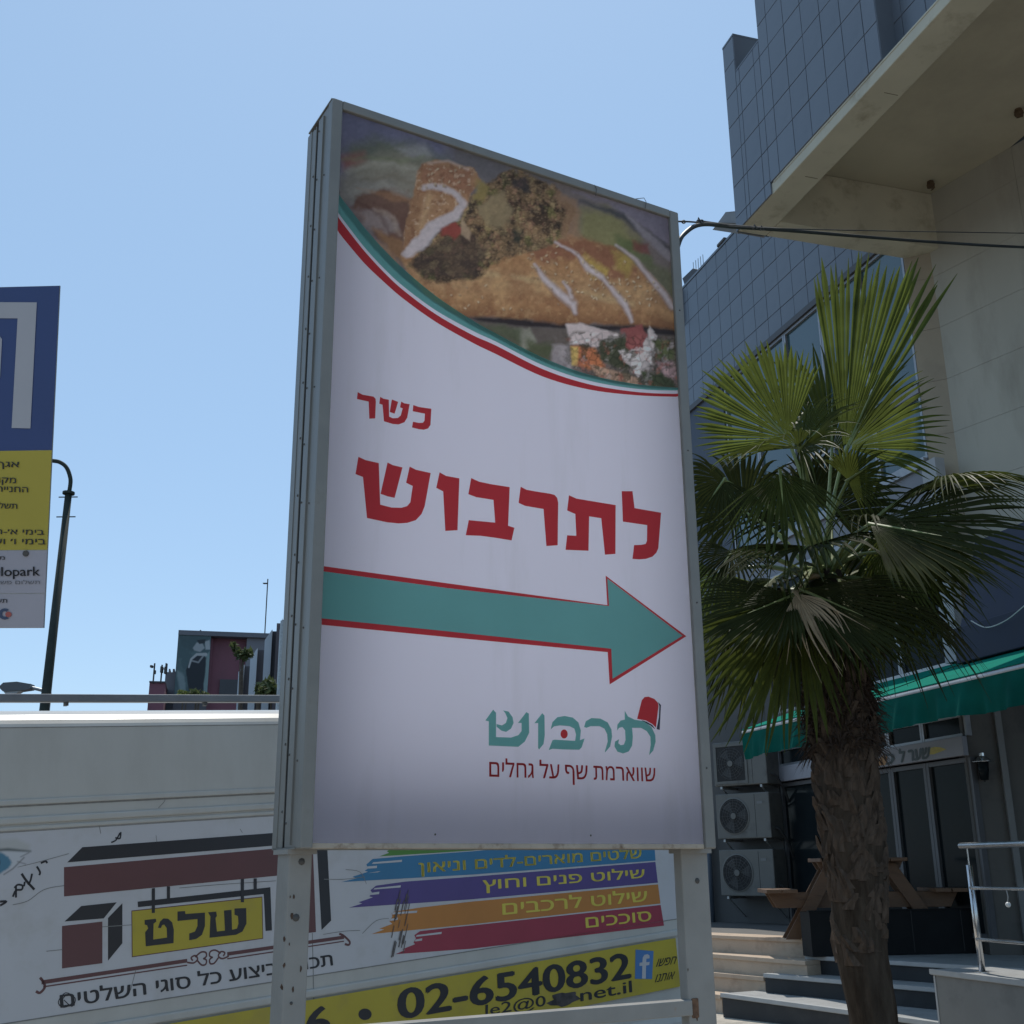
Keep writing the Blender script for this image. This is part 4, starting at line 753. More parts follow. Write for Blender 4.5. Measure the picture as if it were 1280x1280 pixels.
# saw-tooth building: pale slanted fins with dark returns
D4 = 42; o4 = at(325, 868, D4); SF = Fr((*o4[:2], gz(*o4[:2])), 80); saw = thing('saw_tooth_building', SF, 'distant building of pale slanted fins stepping up beside the big sign', 'building')
fins = [((298, 840), (305.5, 830.5), 306.5, 313), ((313, 822), (322, 810), 323, 331), ((331, 800), (340.5, 786.5), 341.5, 350), ((349.5, 788), (353, 772), 353.5, 395)]
for i, (p0, p1, xd0, xd1) in enumerate(fins):
    d = -1.2*i; a = SF.px(*p0, d); b = SF.px(*p1, d); f_ = MB(); f_.prism([(a[0], 0), (b[0], 0), b, a], d, d+1.0); f_.part('pale_fin', M_cream, saw)
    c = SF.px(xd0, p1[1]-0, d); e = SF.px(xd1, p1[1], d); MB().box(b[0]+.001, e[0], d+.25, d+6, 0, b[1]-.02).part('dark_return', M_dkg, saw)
MB().box(SF.px(346, 780, -3)[0], SF.px(352, 780, -3)[0], -3, 0, 0, SF.px(346, 779, -3)[1]).part('stair_block', mat('brownish_block', (.12, .10, .105), .85, .1, .5), saw)
# ================================================================== foliage helpers
def leafy(root, fr, cx, cy, cz, rx, ry, rz, n, size, m_, name='crown', seed=1, hole=.25):
    r = np.random.default_rng(seed); mb = MB(); cl = r.normal(size=(max(4, n//60), 3)); cl /= np.linalg.norm(cl, axis=1)[:, None]; cl *= r.random((len(cl), 1))**.4
    for i in range(n):
        c = cl[r.integers(len(cl))]+r.normal(size=3)*.22; p = np.array([cx+c[0]*rx, cy+c[1]*ry, cz+c[2]*rz]); a = r.normal(size=3); a /= np.linalg.norm(a); b = np.cross(a, r.normal(size=3)); b /= np.linalg.norm(b); s = size*(.6+r.random()*.8)
        mb.add([p-a*s, p+b*s*.35, p+a*s, p-b*s*.35], [(0, 1, 2, 3)])
    return mb.part(name, m_, root)
M_leaf = mat('olive_foliage', (.075, .095, .03), .6, .35, 3, trans=.35); M_leaf2 = mat('yellow_green_foliage', (.14, .17, .045), .6, .35, 3, trans=.35); M_bark = mat('grey_brown_bark', (.10, .075, .055), .9, .3, 12, bump=.5)
def tree(D, x, ytop, ybot, w_, label, m_, seed, nm='small_tree', cat='tree', n=380, size=.16, tr=True, group=None):
    A_ = at(x, ybot, D); z0 = gz(A_[0], A_[1]); F_ = Fr((A_[0], A_[1], z0), 90); t = thing(nm, F_, label, cat, group); top = at(x, ytop, D)[2]-z0; bot = A_[2]-z0; W2 = w_*D/1500/2
    h = (top-bot)/2
    r_ = random.Random(seed)
    for k_ in range(4): MB().tube([(0, 0, 0), (r_.uniform(-.1, .1), 0, bot*.6), (r_.uniform(-.5, .5)*W2, r_.uniform(-.5, .5)*W2, bot+h*r_.uniform(.6, 1.4))], [.07, .06, .02], 6).part('trunk' if k_ == 0 else 'limb', M_bark, t)
    leafy(t, F_, 0, 0, bot+h, W2, W2, h, n, size, m_, seed=seed); return t
t = tree(38, 304, 806, 826, 16, 'windswept small tree with sparse clumps against the maroon wall', M_leaf, 3, n=170, size=.12)
leafy(t, W0, -.28, 0, float(at(297, 812, 38)[2]-t.matrix_world.translation.z)+.05, .16, .2, .16, 150, .11, M_leaf, 'leaf_clump', 9)
leafy(t, W0, .15, 0, float(at(308, 820, 38)[2]-t.matrix_world.translation.z), .14, .2, .14, 110, .10, M_leaf, 'leaf_clump', 10)
tree(36, 343, 848, 874, 40, 'spiky green bush in front of the tallest pale fins', M_leaf, 5, 'bush', 'bush', 520, .14)
tree(36, 322, 856, 874, 18, 'small loose bush at the foot of the middle fin', M_leaf, 6, 'bush', 'bush', 220, .12)
tree(50, 231, 862, 874, 20, 'yellow-green bush under the dark advertising picture', M_leaf2, 7, 'bush', 'bush', 260, .14)
tree(50, 246, 862, 874, 22, 'dark flowering bush below the picture beside the yellow-green one', M_leaf, 8, 'bush', 'bush', 300, .14)
# ================================================================== the building on the right
bx0 = at(1080, 1050, 14); FL = .92
B0 = Fr((*bx0[:2], 0), 163); BFr = Fr((*bx0[:2], 0), 163)
bld = thing('office_building', BFr, 'large blue-tiled office building with a deep beige overhang at the right', 'building')
M_tile = mat('blue_grey_tile', (.105, .117, .138), .32, .08, .9, dirt=(.125, .137, .155), dscale=1.2, dthr=(.4, .7), spec=.6, coords='Object')
M_tjoint = mat('tile_joint', (.082, .09, .106), .8, .2)
M_beige = mat('beige_plaster', (.43, .375, .28), .85, .07, 1.1, dirt=(.33, .285, .215), dscale=.8, dthr=(.5, .8), bump=.1, bscale=30)
M_rim = mat('pale_rim_concrete', (.52, .47, .36), .8, .08, 2, dirt=(.33, .28, .2), dscale=3, dthr=(.52, .72), bump=.15)
M_stone = mat('sandblasted_stone', (.40, .37, .31), .85, .08, 1.5, dirt=(.30, .27, .22), dscale=2.2, stretch=(1, 1, .3), dthr=(.45, .75), bump=.25, bscale=18)
M_dwall = mat('shaded_stone_cladding', (.085, .078, .068), .6, .12, 2, dirt=(.06, .055, .05), dscale=3)  # deep shade on the lower wall is put into this stone colour
M_glass = mat('teal_window_glass', (.035, .075, .085), .06, .1, .5, spec=.9)
M_gdark = mat('shop_glass', (.012, .016, .018), .12, .1, spec=.06); M_alu = mat('aluminium_profile', (.30, .30, .31), .4, .1, 12, metal=.5); M_alud = mat('dark_window_trim', (.06, .055, .055), .5, .15)
tile_meshes = {}
TV = [M_tile]+[mat('blue_grey_tile_tone', tuple(c*k for c in (.105, .117, .138)), .30+.05*i, .08, 1.1, dirt=tuple(c*k*1.1 for c in (.12, .13, .15)), dscale=1.5, dthr=(.4, .7), spec=.6) if not MATS.pop('blue_grey_tile_tone', None) or 1 else 0 for i, k in enumerate((.88, .94, 1.08, 1.16))]
def tile_at(root, x, y, z, w_, h_, yaw=0, th=.012, nm='tile', m_=None):
    vv = random.choice((0, 0, 0, 1, 2, 2, 3, 4)); key = (round(w_, 3), round(h_, 3), th, nm, vv)
    if key not in tile_meshes:
        b = MB(); e = .004; b.v = [(0, 0, 0), (w_, 0, 0), (w_, 0, h_), (0, 0, h_), (e, -th, e), (w_-e, -th, e), (w_-e, -th, h_-e), (e, -th, h_-e)]
        b.f = [(4, 5, 6, 7), (0, 1, 5, 4), (1, 2, 6, 5), (2, 3, 7, 6), (3, 0, 4, 7)]; tile_meshes[key] = b.mesh(nm, m_ or TV[vv])
    o = bpy.data.objects.new(nm, tile_meshes[key]); C.objects.link(o); o.parent = root; o.location = (x, y, z); o.rotation_euler = ((random.random()-.5)*.006, (random.random()-.5)*.002, yaw+(random.random()-.5)*.010); return o
def tiled(root, x0, x1, z0, z1, y, cw, ch, xo=0, zo=0, gap=.003, yaw=0):
    xs_ = [x0]+[x for x in np.arange(xo, x1, cw) if x > x0+.03 and x < x1-.03]+[x1]; zs = [z0]+[z for z in np.arange(zo, z1, ch) if z > z0+.03 and z < z1-.03]+[z1]
    for i in range(len(xs_)-1):
        for j in range(len(zs)-1): tile_at(root, xs_[i]+gap/2, y, zs[j]+gap/2, xs_[i+1]-xs_[i]-gap, zs[j+1]-zs[j]-gap, yaw)
YO = -2.1; ZSO = 8.20; ZR = 8.33; xT = 1.925; TOP = 13.0
# upper storeys (core blocks behind the tiles)
MB().box(xT, 2.16, YO, YO+.335, ZR, 10.57).part('corner_pier', M_tjoint, bld)
MB().box(2.16, 2.68, YO, YO+.335, ZR, 10.08).part('parapet_wall', M_tjoint, bld)
MB().box(2.68, 4.64, YO, YO+.335, ZR, TOP).part('upper_wall', M_tjoint, bld)
MB().box(xT+.001, 2.679, YO+.346, .5, 8.96, 9.0).part('balcony_floor', M_rim, bld)
MB().box(4.64, 5.52, YO+.17, YO+.335, ZR, TOP).part('upper_wall', M_tjoint, bld)
tiled(bld, xT, 2.16, ZSO, 10.57, YO-.001, .315, .38, xo=1.3, zo=8.36); tiled(bld, 2.16, 2.68, ZSO, 10.08, YO-.001, .315, .38, xo=.665, zo=8.36)
tiled(bld, 2.68, 4.64, ZR, 12.2, YO-.001, .315, .38, xo=.665, zo=8.36); tiled(bld, 4.64, 5.52, ZR, 10.6, YO+.169, .315, .38, xo=.665, zo=8.36)
MB().box(4.632, 4.645, YO-.008, YO+.17, ZR, 12.4).part('corner_return', M_tile, bld)
MB().box(2.155, 2.166, YO-.008, YO+.38, 10.085, 10.575).part('corner_return', M_tile, bld)
MB().box(xT-.012, xT, YO-.01, YO+.38, ZSO, 10.575).part('corner_return', M_tile, bld)
MB().box(xT-.014, 2.168, YO-.014, YO+.39, 10.575, 10.6).part('coping', M_tile, bld)
MB().box(2.17, 2.68, YO-.014, YO+.39, 10.082, 10.1).part('coping', M_tile, bld)
# soffit, rims
MB().box(xT, 9, YO+.34, .5, 8.9, 8.95).part('soffit', M_beige, bld)
MB().box(xT, 9, YO+.004, YO+.34, ZSO, ZR-.001).part('rim_beam', M_rim, bld, bevel=.008)
MB().box(xT+.01, 9, YO+.336, YO+.345, ZR-.12, 8.9).part('rim_beam_inner', M_rim, bld)
MB().box(xT+.001, xT+.3, YO+.346, .28, ZSO-.002, 8.899).part('end_beam', M_rim, bld, bevel=.01)
MB().box(2.72, 9, YO-.002, YO+.10, ZR-.02, ZR-.002).part('drip_edge', M_rim, bld)
for x in (3.05, 4.4): MB().box(x, x+.004, YO+.16, YO+.3, ZSO-.003, ZSO).part('crack', mat('crack_dark', (.12, .10, .07), .9, .3), bld)
# facets of the beige wall
w0 = B0.w(1.91, 0, 0); F1 = Fr(w0, 116); f1 = F1.px(1165, 330)[0]; F2 = Fr(F1.w(f1, 0, 0), 148)
def wallf(fr, x0, x1, z0, z1, m_, nm, th=.3): 
    b = MB(); b.box(x0, x1, 0, th, z0, z1); M_ = BFr.M.inverted() @ fr.M; b.v = [tuple(M_ @ Vector(v)) for v in b.v]; return b.part(nm, m_, bld)
ZL = 3.55
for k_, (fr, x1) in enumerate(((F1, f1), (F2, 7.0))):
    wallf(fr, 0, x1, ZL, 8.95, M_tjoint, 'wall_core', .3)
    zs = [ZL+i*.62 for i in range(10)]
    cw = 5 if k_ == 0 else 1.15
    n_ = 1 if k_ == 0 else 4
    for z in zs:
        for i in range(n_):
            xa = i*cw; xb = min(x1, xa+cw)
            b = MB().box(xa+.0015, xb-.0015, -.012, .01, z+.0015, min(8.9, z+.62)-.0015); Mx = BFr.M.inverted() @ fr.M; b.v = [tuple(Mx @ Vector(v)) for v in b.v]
            if min(8.9, z+.62)-z > .05: b.part('stone_slab', M_stone if k_ else mat('shaded_facet_stone', (.36, .30, .225), .85, .08, 1.5, dirt=(.30, .25, .19), dscale=2, bump=.2, bscale=18), bld)  # narrow facet's darker, warmer shading is put into its stone colour
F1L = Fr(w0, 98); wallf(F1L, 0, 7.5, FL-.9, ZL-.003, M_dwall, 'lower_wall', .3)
# lower wing with tiles and windows
MB().box(-9, 1.9, .012, 5, 8.54, 10.72).part('wing_wall', M_tjoint, bld)
tiled(bld, -4.9, 1.9, 8.62, 10.72, .011, .345, .38, xo=-5.25, zo=8.54)
MB().box(-9, 1.9, -.012, 5, 10.722, 10.76).part('wing_coping', M_tile, bld)
MB().box(-9, -4.905, -.001, .012, 8.62, 10.72).part('wing_far_cladding', M_tile, bld)
MB().box(-5, 1.905, -.03, .06, 8.53, 8.615).part('window_head_trim', M_alud, bld)
def window(x0, x1, z0, z1, y, gl, fr_w=.035, nm='window', fm=None, trans_z=None):
    b = MB(); b.box(x0, x0+fr_w, y-.03, y+.03, z0, z1); b.box(x1-fr_w, x1, y-.03, y+.03, z0, z1); b.box(x0+fr_w, x1-fr_w, y-.028, y+.03, z1-fr_w, z1); b.box(x0+fr_w, x1-fr_w, y-.028, y+.03, z0, z0+fr_w)
    f = b.part(nm, fm or M_alu, bld); 
    o = MB().box(x0+fr_w, x1-fr_w, y+.004, y+.012, z0+fr_w, z1-fr_w).part('pane', gl, f); return f
for i in range(5):
    xa = 1.905-.885*(i+1)+(0 if i else 0); xb = 1.905-.885*i
    window(xa+.004, xb-.004, 6.68, 8.525, .03, M_glass); window(xa+.004, xb-.004, 5.80, 6.55, .03, M_glass)
MB().box(-2.6, 1.903, -.02, .06, 6.555, 6.675).part('transom_band', mat('band_metal', (.22, .22, .24), .5, .1), bld)
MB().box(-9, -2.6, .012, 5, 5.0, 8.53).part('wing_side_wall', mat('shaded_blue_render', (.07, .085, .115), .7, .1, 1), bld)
MB().box(-9, 1.903, -.06, .2, 5.70, 5.795).part('sill_band', M_alu, bld); MB().box(-9, 1.9, -.02, .25, 5.28, 5.698).part('spandrel', mat('spandrel_grey', (.17, .17, .19), .5, .1), bld); MB().box(-9, 1.903, -.07, .2, 5.22, 5.278).part('sill_band', M_alu, bld)
for i in range(5): window(1.90-.885*(i+1)+.004, 1.90-.885*i-.004, 3.5, 5.215, .03, M_gdark)
MB().box(-9, 1.9, -.02, .25, 3.06, 3.49).part('shop_fascia', mat('fascia_dark', (.10, .10, .105), .6, .1), bld)
MB().box(-9, -1.8, .012, 4, FL-.3, 5.2).part('wing_base_wall', mat('dark_render2', (.10, .10, .10), .85, .15, 2), bld)
# shop front below: transom lights, sign band, glazed doors
for i in range(5):
    xa = -1.79+.742*i; window(xa+.003, xa+.739, 3.02, 3.06+.0, .03, M_gdark) if 0 else None
for x0, x1 in ((-1.79, -.3), (-.3, .62), (.62, 1.24), (1.24, 1.96)): window(x0+.003, x1-.003, FL, 2.62, .04, M_gdark, .045, 'shop_window', mat('shop_frame', (.09, .09, .095), .5, .1))
for x0, x1 in ((-1.79, -.3), (-.3, .62), (.62, 1.24), (1.24, 1.96)): window(x0+.003, x1-.003, 2.832, 3.055, .04, M_gdark, .03, 'transom_window')
MB().box(-1.80, 1.975, .2, 3, FL-.02, 5.2).part('shop_interior_backing', M_gap, bld)
MB().box(-9, 9, 4.2, 4.4, FL-.9, 12.2).part('rear_core_wall', M_dkg, bld)
MB().box(-9, 9, .55, 4.2, 10.6, 10.7).part('roof_slab', M_dkg, bld)
MB().box(1.6, 9, .505, 4.2, 8.96, TOP).part('tower_core', M_dkg, bld)

for px0, px1 in ((1106, 1166), (1175, 1207)): pass
# sign band over the door
sgn = thing('shop_sign_band', BFr.sub(0, -.06, 2.635), 'long pale shop sign with dark Hebrew letters above the glass doors', 'sign')
SGf = BFr.sub(0, -.06, 2.635)
MB().box(-1.79, 1.96, 0, .06, .0, .19).part('board', mat('sign_band', (.25, .25, .275), .5, .05), sgn, bevel=.004)
mb = MB(); mb.flat([SGf.px(*p, -.003) for p in [(1163, 935), (1168, 933.5), (1175, 934), (1183, 936.5), (1175, 940), (1167, 943), (1162, 943)]], -.003); mb.part('yellow_picture', mat('sign_yellow_pic', (.42, .33, .05), .5, .2, 30), sgn)
mb = MB(); mb.flat([SGf.px(*p, -.003) for p in [(1098, 949), (1104, 944), (1109, 946), (1108, 956), (1099, 957)]], -.003); mb.part('orange_picture', mat('sign_orange_pic', (.36, .17, .04), .5, .2, 30), sgn)
text_part('lettering', sgn, SGf, heb('שער ל'), (1124, 953), (1162, 947.5), (1124, 940), mat('sign_dark_green', (.035, .05, .045), .5, .1), -.003, .055)
text_part('lettering', sgn, SGf, heb('כ'), (1108, 955.5), (1117, 954), (1108, 943), mat('sign_dark_green', 0), -.003, .055)
# light grey pier and navy canopy
MB().box(1.93, 2.16, -.12, -.005, 3.55, 5.7).part('grey_pier', mat('pier_grey', (.34, .34, .345), .7, .1, 4), bld)
nav = thing('navy_canopy_box', BFr.sub(3.2, -.5, 3.42), 'dark navy canopy box on the wall right of the palm, above the green awning', 'canopy')
M_nav = mat('navy_fabric', (.018, .022, .045), .7, .15, 6)
MB().box(-.62, 2.8, 0, .45, 0, .34).part('lower_valance', M_nav, nav, bevel=.01); MB().hexa([(-.55, .04, .345), (2.8, .04, .345), (2.8, .45, .345), (-.55, .45, .345)], [(-.5, .3, 1.2), (2.8, .3, 1.2), (2.8, .45, 1.2), (-.5, .45, 1.2)]).part('hood', M_nav, nav)
q0, q1, q2 = (BFr.px(*p, -.55) for p in ((1215, 776), (1234, 783), (1282, 757))); NF = nav
hang = thing('hanging_wire', BFr.sub(q0[0], -.56, q0[1]), 'thin pale wire looping across the navy canopy box', 'wire')
MB().tube(smooth_curve([(0, 0, 0), (q1[0]-q0[0], 0, q1[1]-q0[1]-.01), ((q1[0]*.5+q2[0]*.5)-q0[0], 0, (q1[1]+q2[1])/2-.04-q0[1]), (q2[0]-q0[0], 0, q2[1]-q0[1])], 8), .005, 6).part('wire_strand', mat('pale_wire', (.5, .5, .48), .5, .1), hang)
# small things on the building
pt = BFr.px(893, 290, -1.4); fx = BFr.sub(xT, -1.6, 8.32)
fl = thing('roof_edge_slab', fx, 'brown angled slab of roof edge sticking out behind the tiled corner', 'lamp')  # a piece of roof edge, built in the shape of a floodlight
def b3(pxs, d0, d1, fr):   # prism traced on plane d0
    mb = MB(); mb.prism([fr.px(*p, d0) for p in pxs], d0, d1); return mb
b3([(892, 286.5), (898, 279), (922, 279), (922, 291)], 0, .35, fx).part('edge_slab', mat('brown_slab', (.16, .13, .10), .6, .2, 8), fl, bevel=.01)
b3([(898, 278.5), (907, 266), (922, 264), (922, 278.5)], .05, .3, fx).part('hood', mat('hood_grey', (.22, .22, .22), .6, .1), fl, bevel=.01)
ac0 = BFr.sub(-4.0, .02, 10.76); rb = thing('roof_plant_box', ac0, 'dark boxed roof unit on the edge of the lower blue wing', 'roof unit')
b3([(856, 357), (853, 348), (866, 335.5), (876, 338), (870, 346)], .05, .8, ac0).part('casing', mat('dark_casing', (.05, .05, .055), .6, .2), rb)
for k_ in range(5): 
    q = ac0.px(867+k_*3, 336-k_*2.4, .1); MB().tube([(q[0], .1, q[1]-.15), (q[0], .1, q[1]+.12)], .006, 5).part('grille_rod', M_galv, rb)
q = BFr.px(903, 312, 0); cl = thing('roof_clamp', BFr.sub(q[0], 0, 10.76), 'tiny dark clamp on the wing parapet near the tower', 'bracket')
MB().box(-.12, .12, -.03, .1, 0, .05).part('plate', M_bolt, cl, bevel=.01)
q = BFr.px(849, 385, 0); dp = thing('parapet_bracket', BFr.sub(q[0], -.05, q[1]), 'narrow dark bracket on the blue wing just beside the sign edge', 'bracket'); MB().box(-.09, .09, -.04, .04, -.3, .3).part('plate', M_bolt, dp, bevel=.01)
for (x, y, lab) in ((1163, 229, 'small brown bird nest under the soffit, the nearer one to the palm'), (1273, 139, 'small dark bird nest under the soffit at the right edge')):
    P_ = pz(x, y, 8.88); F_ = Fr(P_, 163); t = thing('bird_nest', F_, lab, 'nest'); mb = MB(); rs = random.Random(x)
    for k_ in range(60):
        a = rs.random()*6.3; r = .015+.03*rs.random(); z = -.06*rs.random(); mb.tube([(r*math.cos(a), r*math.sin(a), z), (r*math.cos(a+.9), r*math.sin(a+.9), z+rs.uniform(-.015, .015))], .006, 4)
    mb.tube([(0, 0, .02), (0, 0, -.03), (0, 0, -.055)], [.035, .042, .02], 10); mb.part('twigs', mat('nest_mud', (.11, .07, .04), .95, .3, 40), t, stuff=True)
P_ = BFr.px(1230, 950); wl_ = at(1230, 957, 12.6)
def wall_lamp():
    fr = F1L; q = fr.px(1229, 958, -.08); Fq = fr.sub(q[0], -.08, q[1]); t = thing('wall_lamp', Fq, 'small black wall lantern with a shiny domed cap beside the glass doors', 'lamp')
    MB().box(-.04, .04, .05, .08, -.12, .1).part('back_plate', M_vdark, t, bevel=.006)
    b = MB(); b.tube([(0, 0, .10), (0, 0, .09), (0, 0, .05), (0, 0, .045)], [.02, .045, .09, .11], 16); b.part('cap', mat('steel_cap', (.6, .6, .6), .2, .05, metal=.9), t, smooth=True)
    MB().tube([(0, 0, .13), (0, 0, .10)], .03, 10).part('finial', mat('steel_cap', 0), t); MB().tube([(0, 0, .045), (0, 0, -.04), (0, 0, -.13)], [.055, .05, .035], 10).part('lantern', M_gdark, t, smooth=True)
    MB().tube([(0, .05, -.1), (0, 0, -.14)], .01, 6).part('arm', M_vdark, t)
wall_lamp()
q0 = F2.px(1252, 880, -.02); 
if 1:
    a = F1L.px(1250, 950, -.03)
    mb = MB().box(a[0], a[0]+.06, -.05, -.001, FL-.3, 3.5); Mx = BFr.M.inverted() @ F1L.M; mb.v = [tuple(Mx @ Vector(v)) for v in mb.v]; mb.part('metal_pilaster', mat('pilaster_grey', (.16, .16, .155), .5, .1), bld)
# ------------------------------------------------------------------ awnings
M_aw = mat('green_awning_fabric', (.004, .21, .15), .8, .1, 5, trans=.2, spec=.05); M_awbar = mat('awning_bar', (.42, .42, .42), .4, .1, metal=.3)
def awning(x0, x1, label, seed):
    F_ = BFr.sub(x0, -1.5, 3.02); t = thing('green_awning', F_, label, 'awning', 'green awnings over the terrace'); W2 = x1-x0; r_ = random.Random(seed)
    MB().tube([(0, 0, 0), (W2, 0, 0)], .028, 10).part('front_bar', M_awbar, t, smooth=True)
    MB().hexa([(0, -.02, .025), (W2, -.02, .025), (W2, 1.46, .52), (0, 1.46, .52)], [(0, -.02, .033), (W2, -.02, .033), (W2, 1.46, .528), (0, 1.46, .528)]).part('canopy', M_aw, t)
    nx = int(W2*28); v = MB()
    ph = [r_.random()*6 for _ in range(6)]
    for j in range(7):
        for i in range(nx+1):
            x = W2*i/nx; f = j/6; wv = (.030*math.sin(x*9+ph[0])+.020*math.sin(x*21+ph[1]+f)+.010*math.sin(x*43+ph[2]+2*f))*f; v.v.append((x, -.026+wv, -.015-.265*f-.012*math.sin(x*4+ph[3])*f))
    for j in range(6):
        for i in range(nx): a = j*(nx+1)+i; v.f.append((a+nx+1, a+nx+2, a+1, a))
    v.part('valance', mat('green_valance', (.004, .085, .066), .8, .2, 4, spec=.05, trans=.08), t, smooth=True)
    for x in (.3, W2-.3): MB().tube([(x, 0, 0), (x+.1, .7, .12), (x, 1.4, .1)], .018, 8).part('folding_arm', M_awbar, t)
    MB().box(0, W2, 1.46, 1.5, .42, .56).part('wall_cassette', M_awbar, t)
awning(.16, 2.35, 'green awning on the left with its short end beside the air conditioners', 1); awning(2.50, 6.6, 'long green awning right of the palm trunk running out of the picture', 2)
# ------------------------------------------------------------------ side wall with the air conditioners
AFr = Fr(B0.w(-1.79, 0, 0), 134)
swl = thing('side_wall', AFr, 'dark rendered side wall carrying the air conditioner units', 'wall')
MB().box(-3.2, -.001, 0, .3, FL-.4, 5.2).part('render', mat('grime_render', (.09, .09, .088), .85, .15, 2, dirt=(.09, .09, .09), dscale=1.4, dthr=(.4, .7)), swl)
M_acw = mat('ac_casing', (.125, .123, .112), .55, .08, 4, dirt=(.09, .088, .08), dscale=4)
ac_first = None
def make_ac(square=False):
    t = thing('air_conditioner', AFr.sub(0, -.4, 0), '', 'air conditioner', 'air conditioners on the side wall')
    Wc, Hc = .80, .56
    MB().box(0, Wc, 0, .3, 0, Hc).part('casing', M_acw, t, bevel=.012)
    cxn, czn, R = .27, Hc/2, .215
    fo = MB(); K = 28
    for i in range(K): a = 2*math.pi*i/K; fo.v += [(cxn+R*math.cos(a), -.012, czn+R*math.sin(a)), (cxn+(R+.018)*math.cos(a), -.006, czn+(R+.018)*math.sin(a))]
    for i in range(K): fo.f.append((2*i, 2*((i+1) % K), 2*((i+1) % K)+1, 2*i+1))
    if square:
        fo = MB(); fo.box(cxn-.25, cxn+.25, -.012, -.001, czn+.22, czn+.255); fo.box(cxn-.25, cxn+.25, -.012, -.001, czn-.255, czn-.22); fo.box(cxn-.25, cxn-.215, -.012, -.001, czn-.22, czn+.22); fo.box(cxn+.215, cxn+.25, -.012, -.001, czn-.22, czn+.22)
    fan = fo.part('grille_frame' if square else 'fan_ring', M_acw, t)
    (MB().box(cxn-.214, cxn+.214, -.004, -.001, czn-.219, czn+.219) if square else MB().tube([(cxn, -.003, czn), (cxn, .0, czn)], R, 28)).part('fan_opening', M_gap, fan)
    MB().tube(smooth_curve([(Wc-.01, .1, .12), (Wc+.05, .12, .10), (Wc+.07, .25, -.05), (Wc+.06, .37, -.22)], 4), .016, 8).part('insulated_pipe', M_gap, t)
    gr = MB()
    for r in (.06, .095, .13, .165, .2): gr.tube([(cxn+r*math.cos(a), -.014, czn+r*math.sin(a)) for a in np.linspace(0, 2*math.pi, 25)], .0022, 4, cap=False)
    for k_ in range(8): a = math.pi*k_/8; gr.tube([(cxn-R*math.cos(a), -.016, czn-R*math.sin(a)), (cxn+R*math.cos(a), -.016, czn+R*math.sin(a))], .002, 4)
    gr.part('grille', mat('grille_dark', (.08, .08, .08), .5, .1), fan, stuff=True); MB().tube([(cxn, -.024, czn), (cxn, -.01, czn)], .04, 14).part('hub', M_acw, fan)
    for k_ in range(3):
        a = 2*math.pi*k_/3; bl = MB(); bl.add([(cxn+.03*math.cos(a), -.006, czn+.03*math.sin(a)), (cxn+.19*math.cos(a-.3), -.0065, czn+.19*math.sin(a-.3)), (cxn+.2*math.cos(a+.5), -.0045, czn+.2*math.sin(a+.5))], [(0, 1, 2)]); bl.part('fan_blade', mat('blade_grey', (.04, .04, .04), .5, .1), fan)
    MB().box(.585, .589, -.002, 0, .02, Hc-.02).part('panel_seam', M_gap, t); MB().box(-.012, -.001, .04, .26, .05, Hc-.05).part('side_coil', M_gap, t); MB().box(.62, .70, -.003, 0, .42, .45).part('badge_plate', mat('badge_grey', (.15, .15, .15), .4, .1), t)
    for x in (.08, .68): MB().box(x, x+.03, .01, .39, -.035, -.004).part('bracket_arm', M_galv, t); MB().tube([(x+.015, .03, -.03), (x+.015, .385, -.26)], .01, 6).part('bracket_brace', M_galv, t)
    return t
acs = []
ac_first = make_ac()
for k_, (px_, lab) in enumerate((((903, 983), 'topmost air conditioner, half behind the palm frond and the left awning'), ((903, 1049), 'middle of three air conditioners stacked on the side wall'), ((908, 1120), 'lowest air conditioner, level with the picnic table'))):
    t = make_ac(True) if k_ == 0 else ac_first if k_ == 1 else copy_tree(ac_first)
    q = AFr.px(*px_, -.4); t.matrix_world = AFr.sub(-.72, -.4, q[1]).M; t['label'] = lab
q = AFr.px(886, 1100, -.1); pipe = thing('drain_pipe', AFr.sub(q[0], -.1, FL), 'blue-grey vertical drain pipe beside the lowest air conditioner', 'pipe')
MB().tube([(0, 0, 0), (0, 0, 1.28)], .055, 14).part('pipe_barrel', mat('pipe_bluegrey', (.12, .15, .19), .45, .1), pipe, smooth=True); MB().tube([(0, 0, .9), (0, 0, .98)], .065, 14).part('coupling', mat('pipe_bluegrey', 0), pipe, smooth=True)
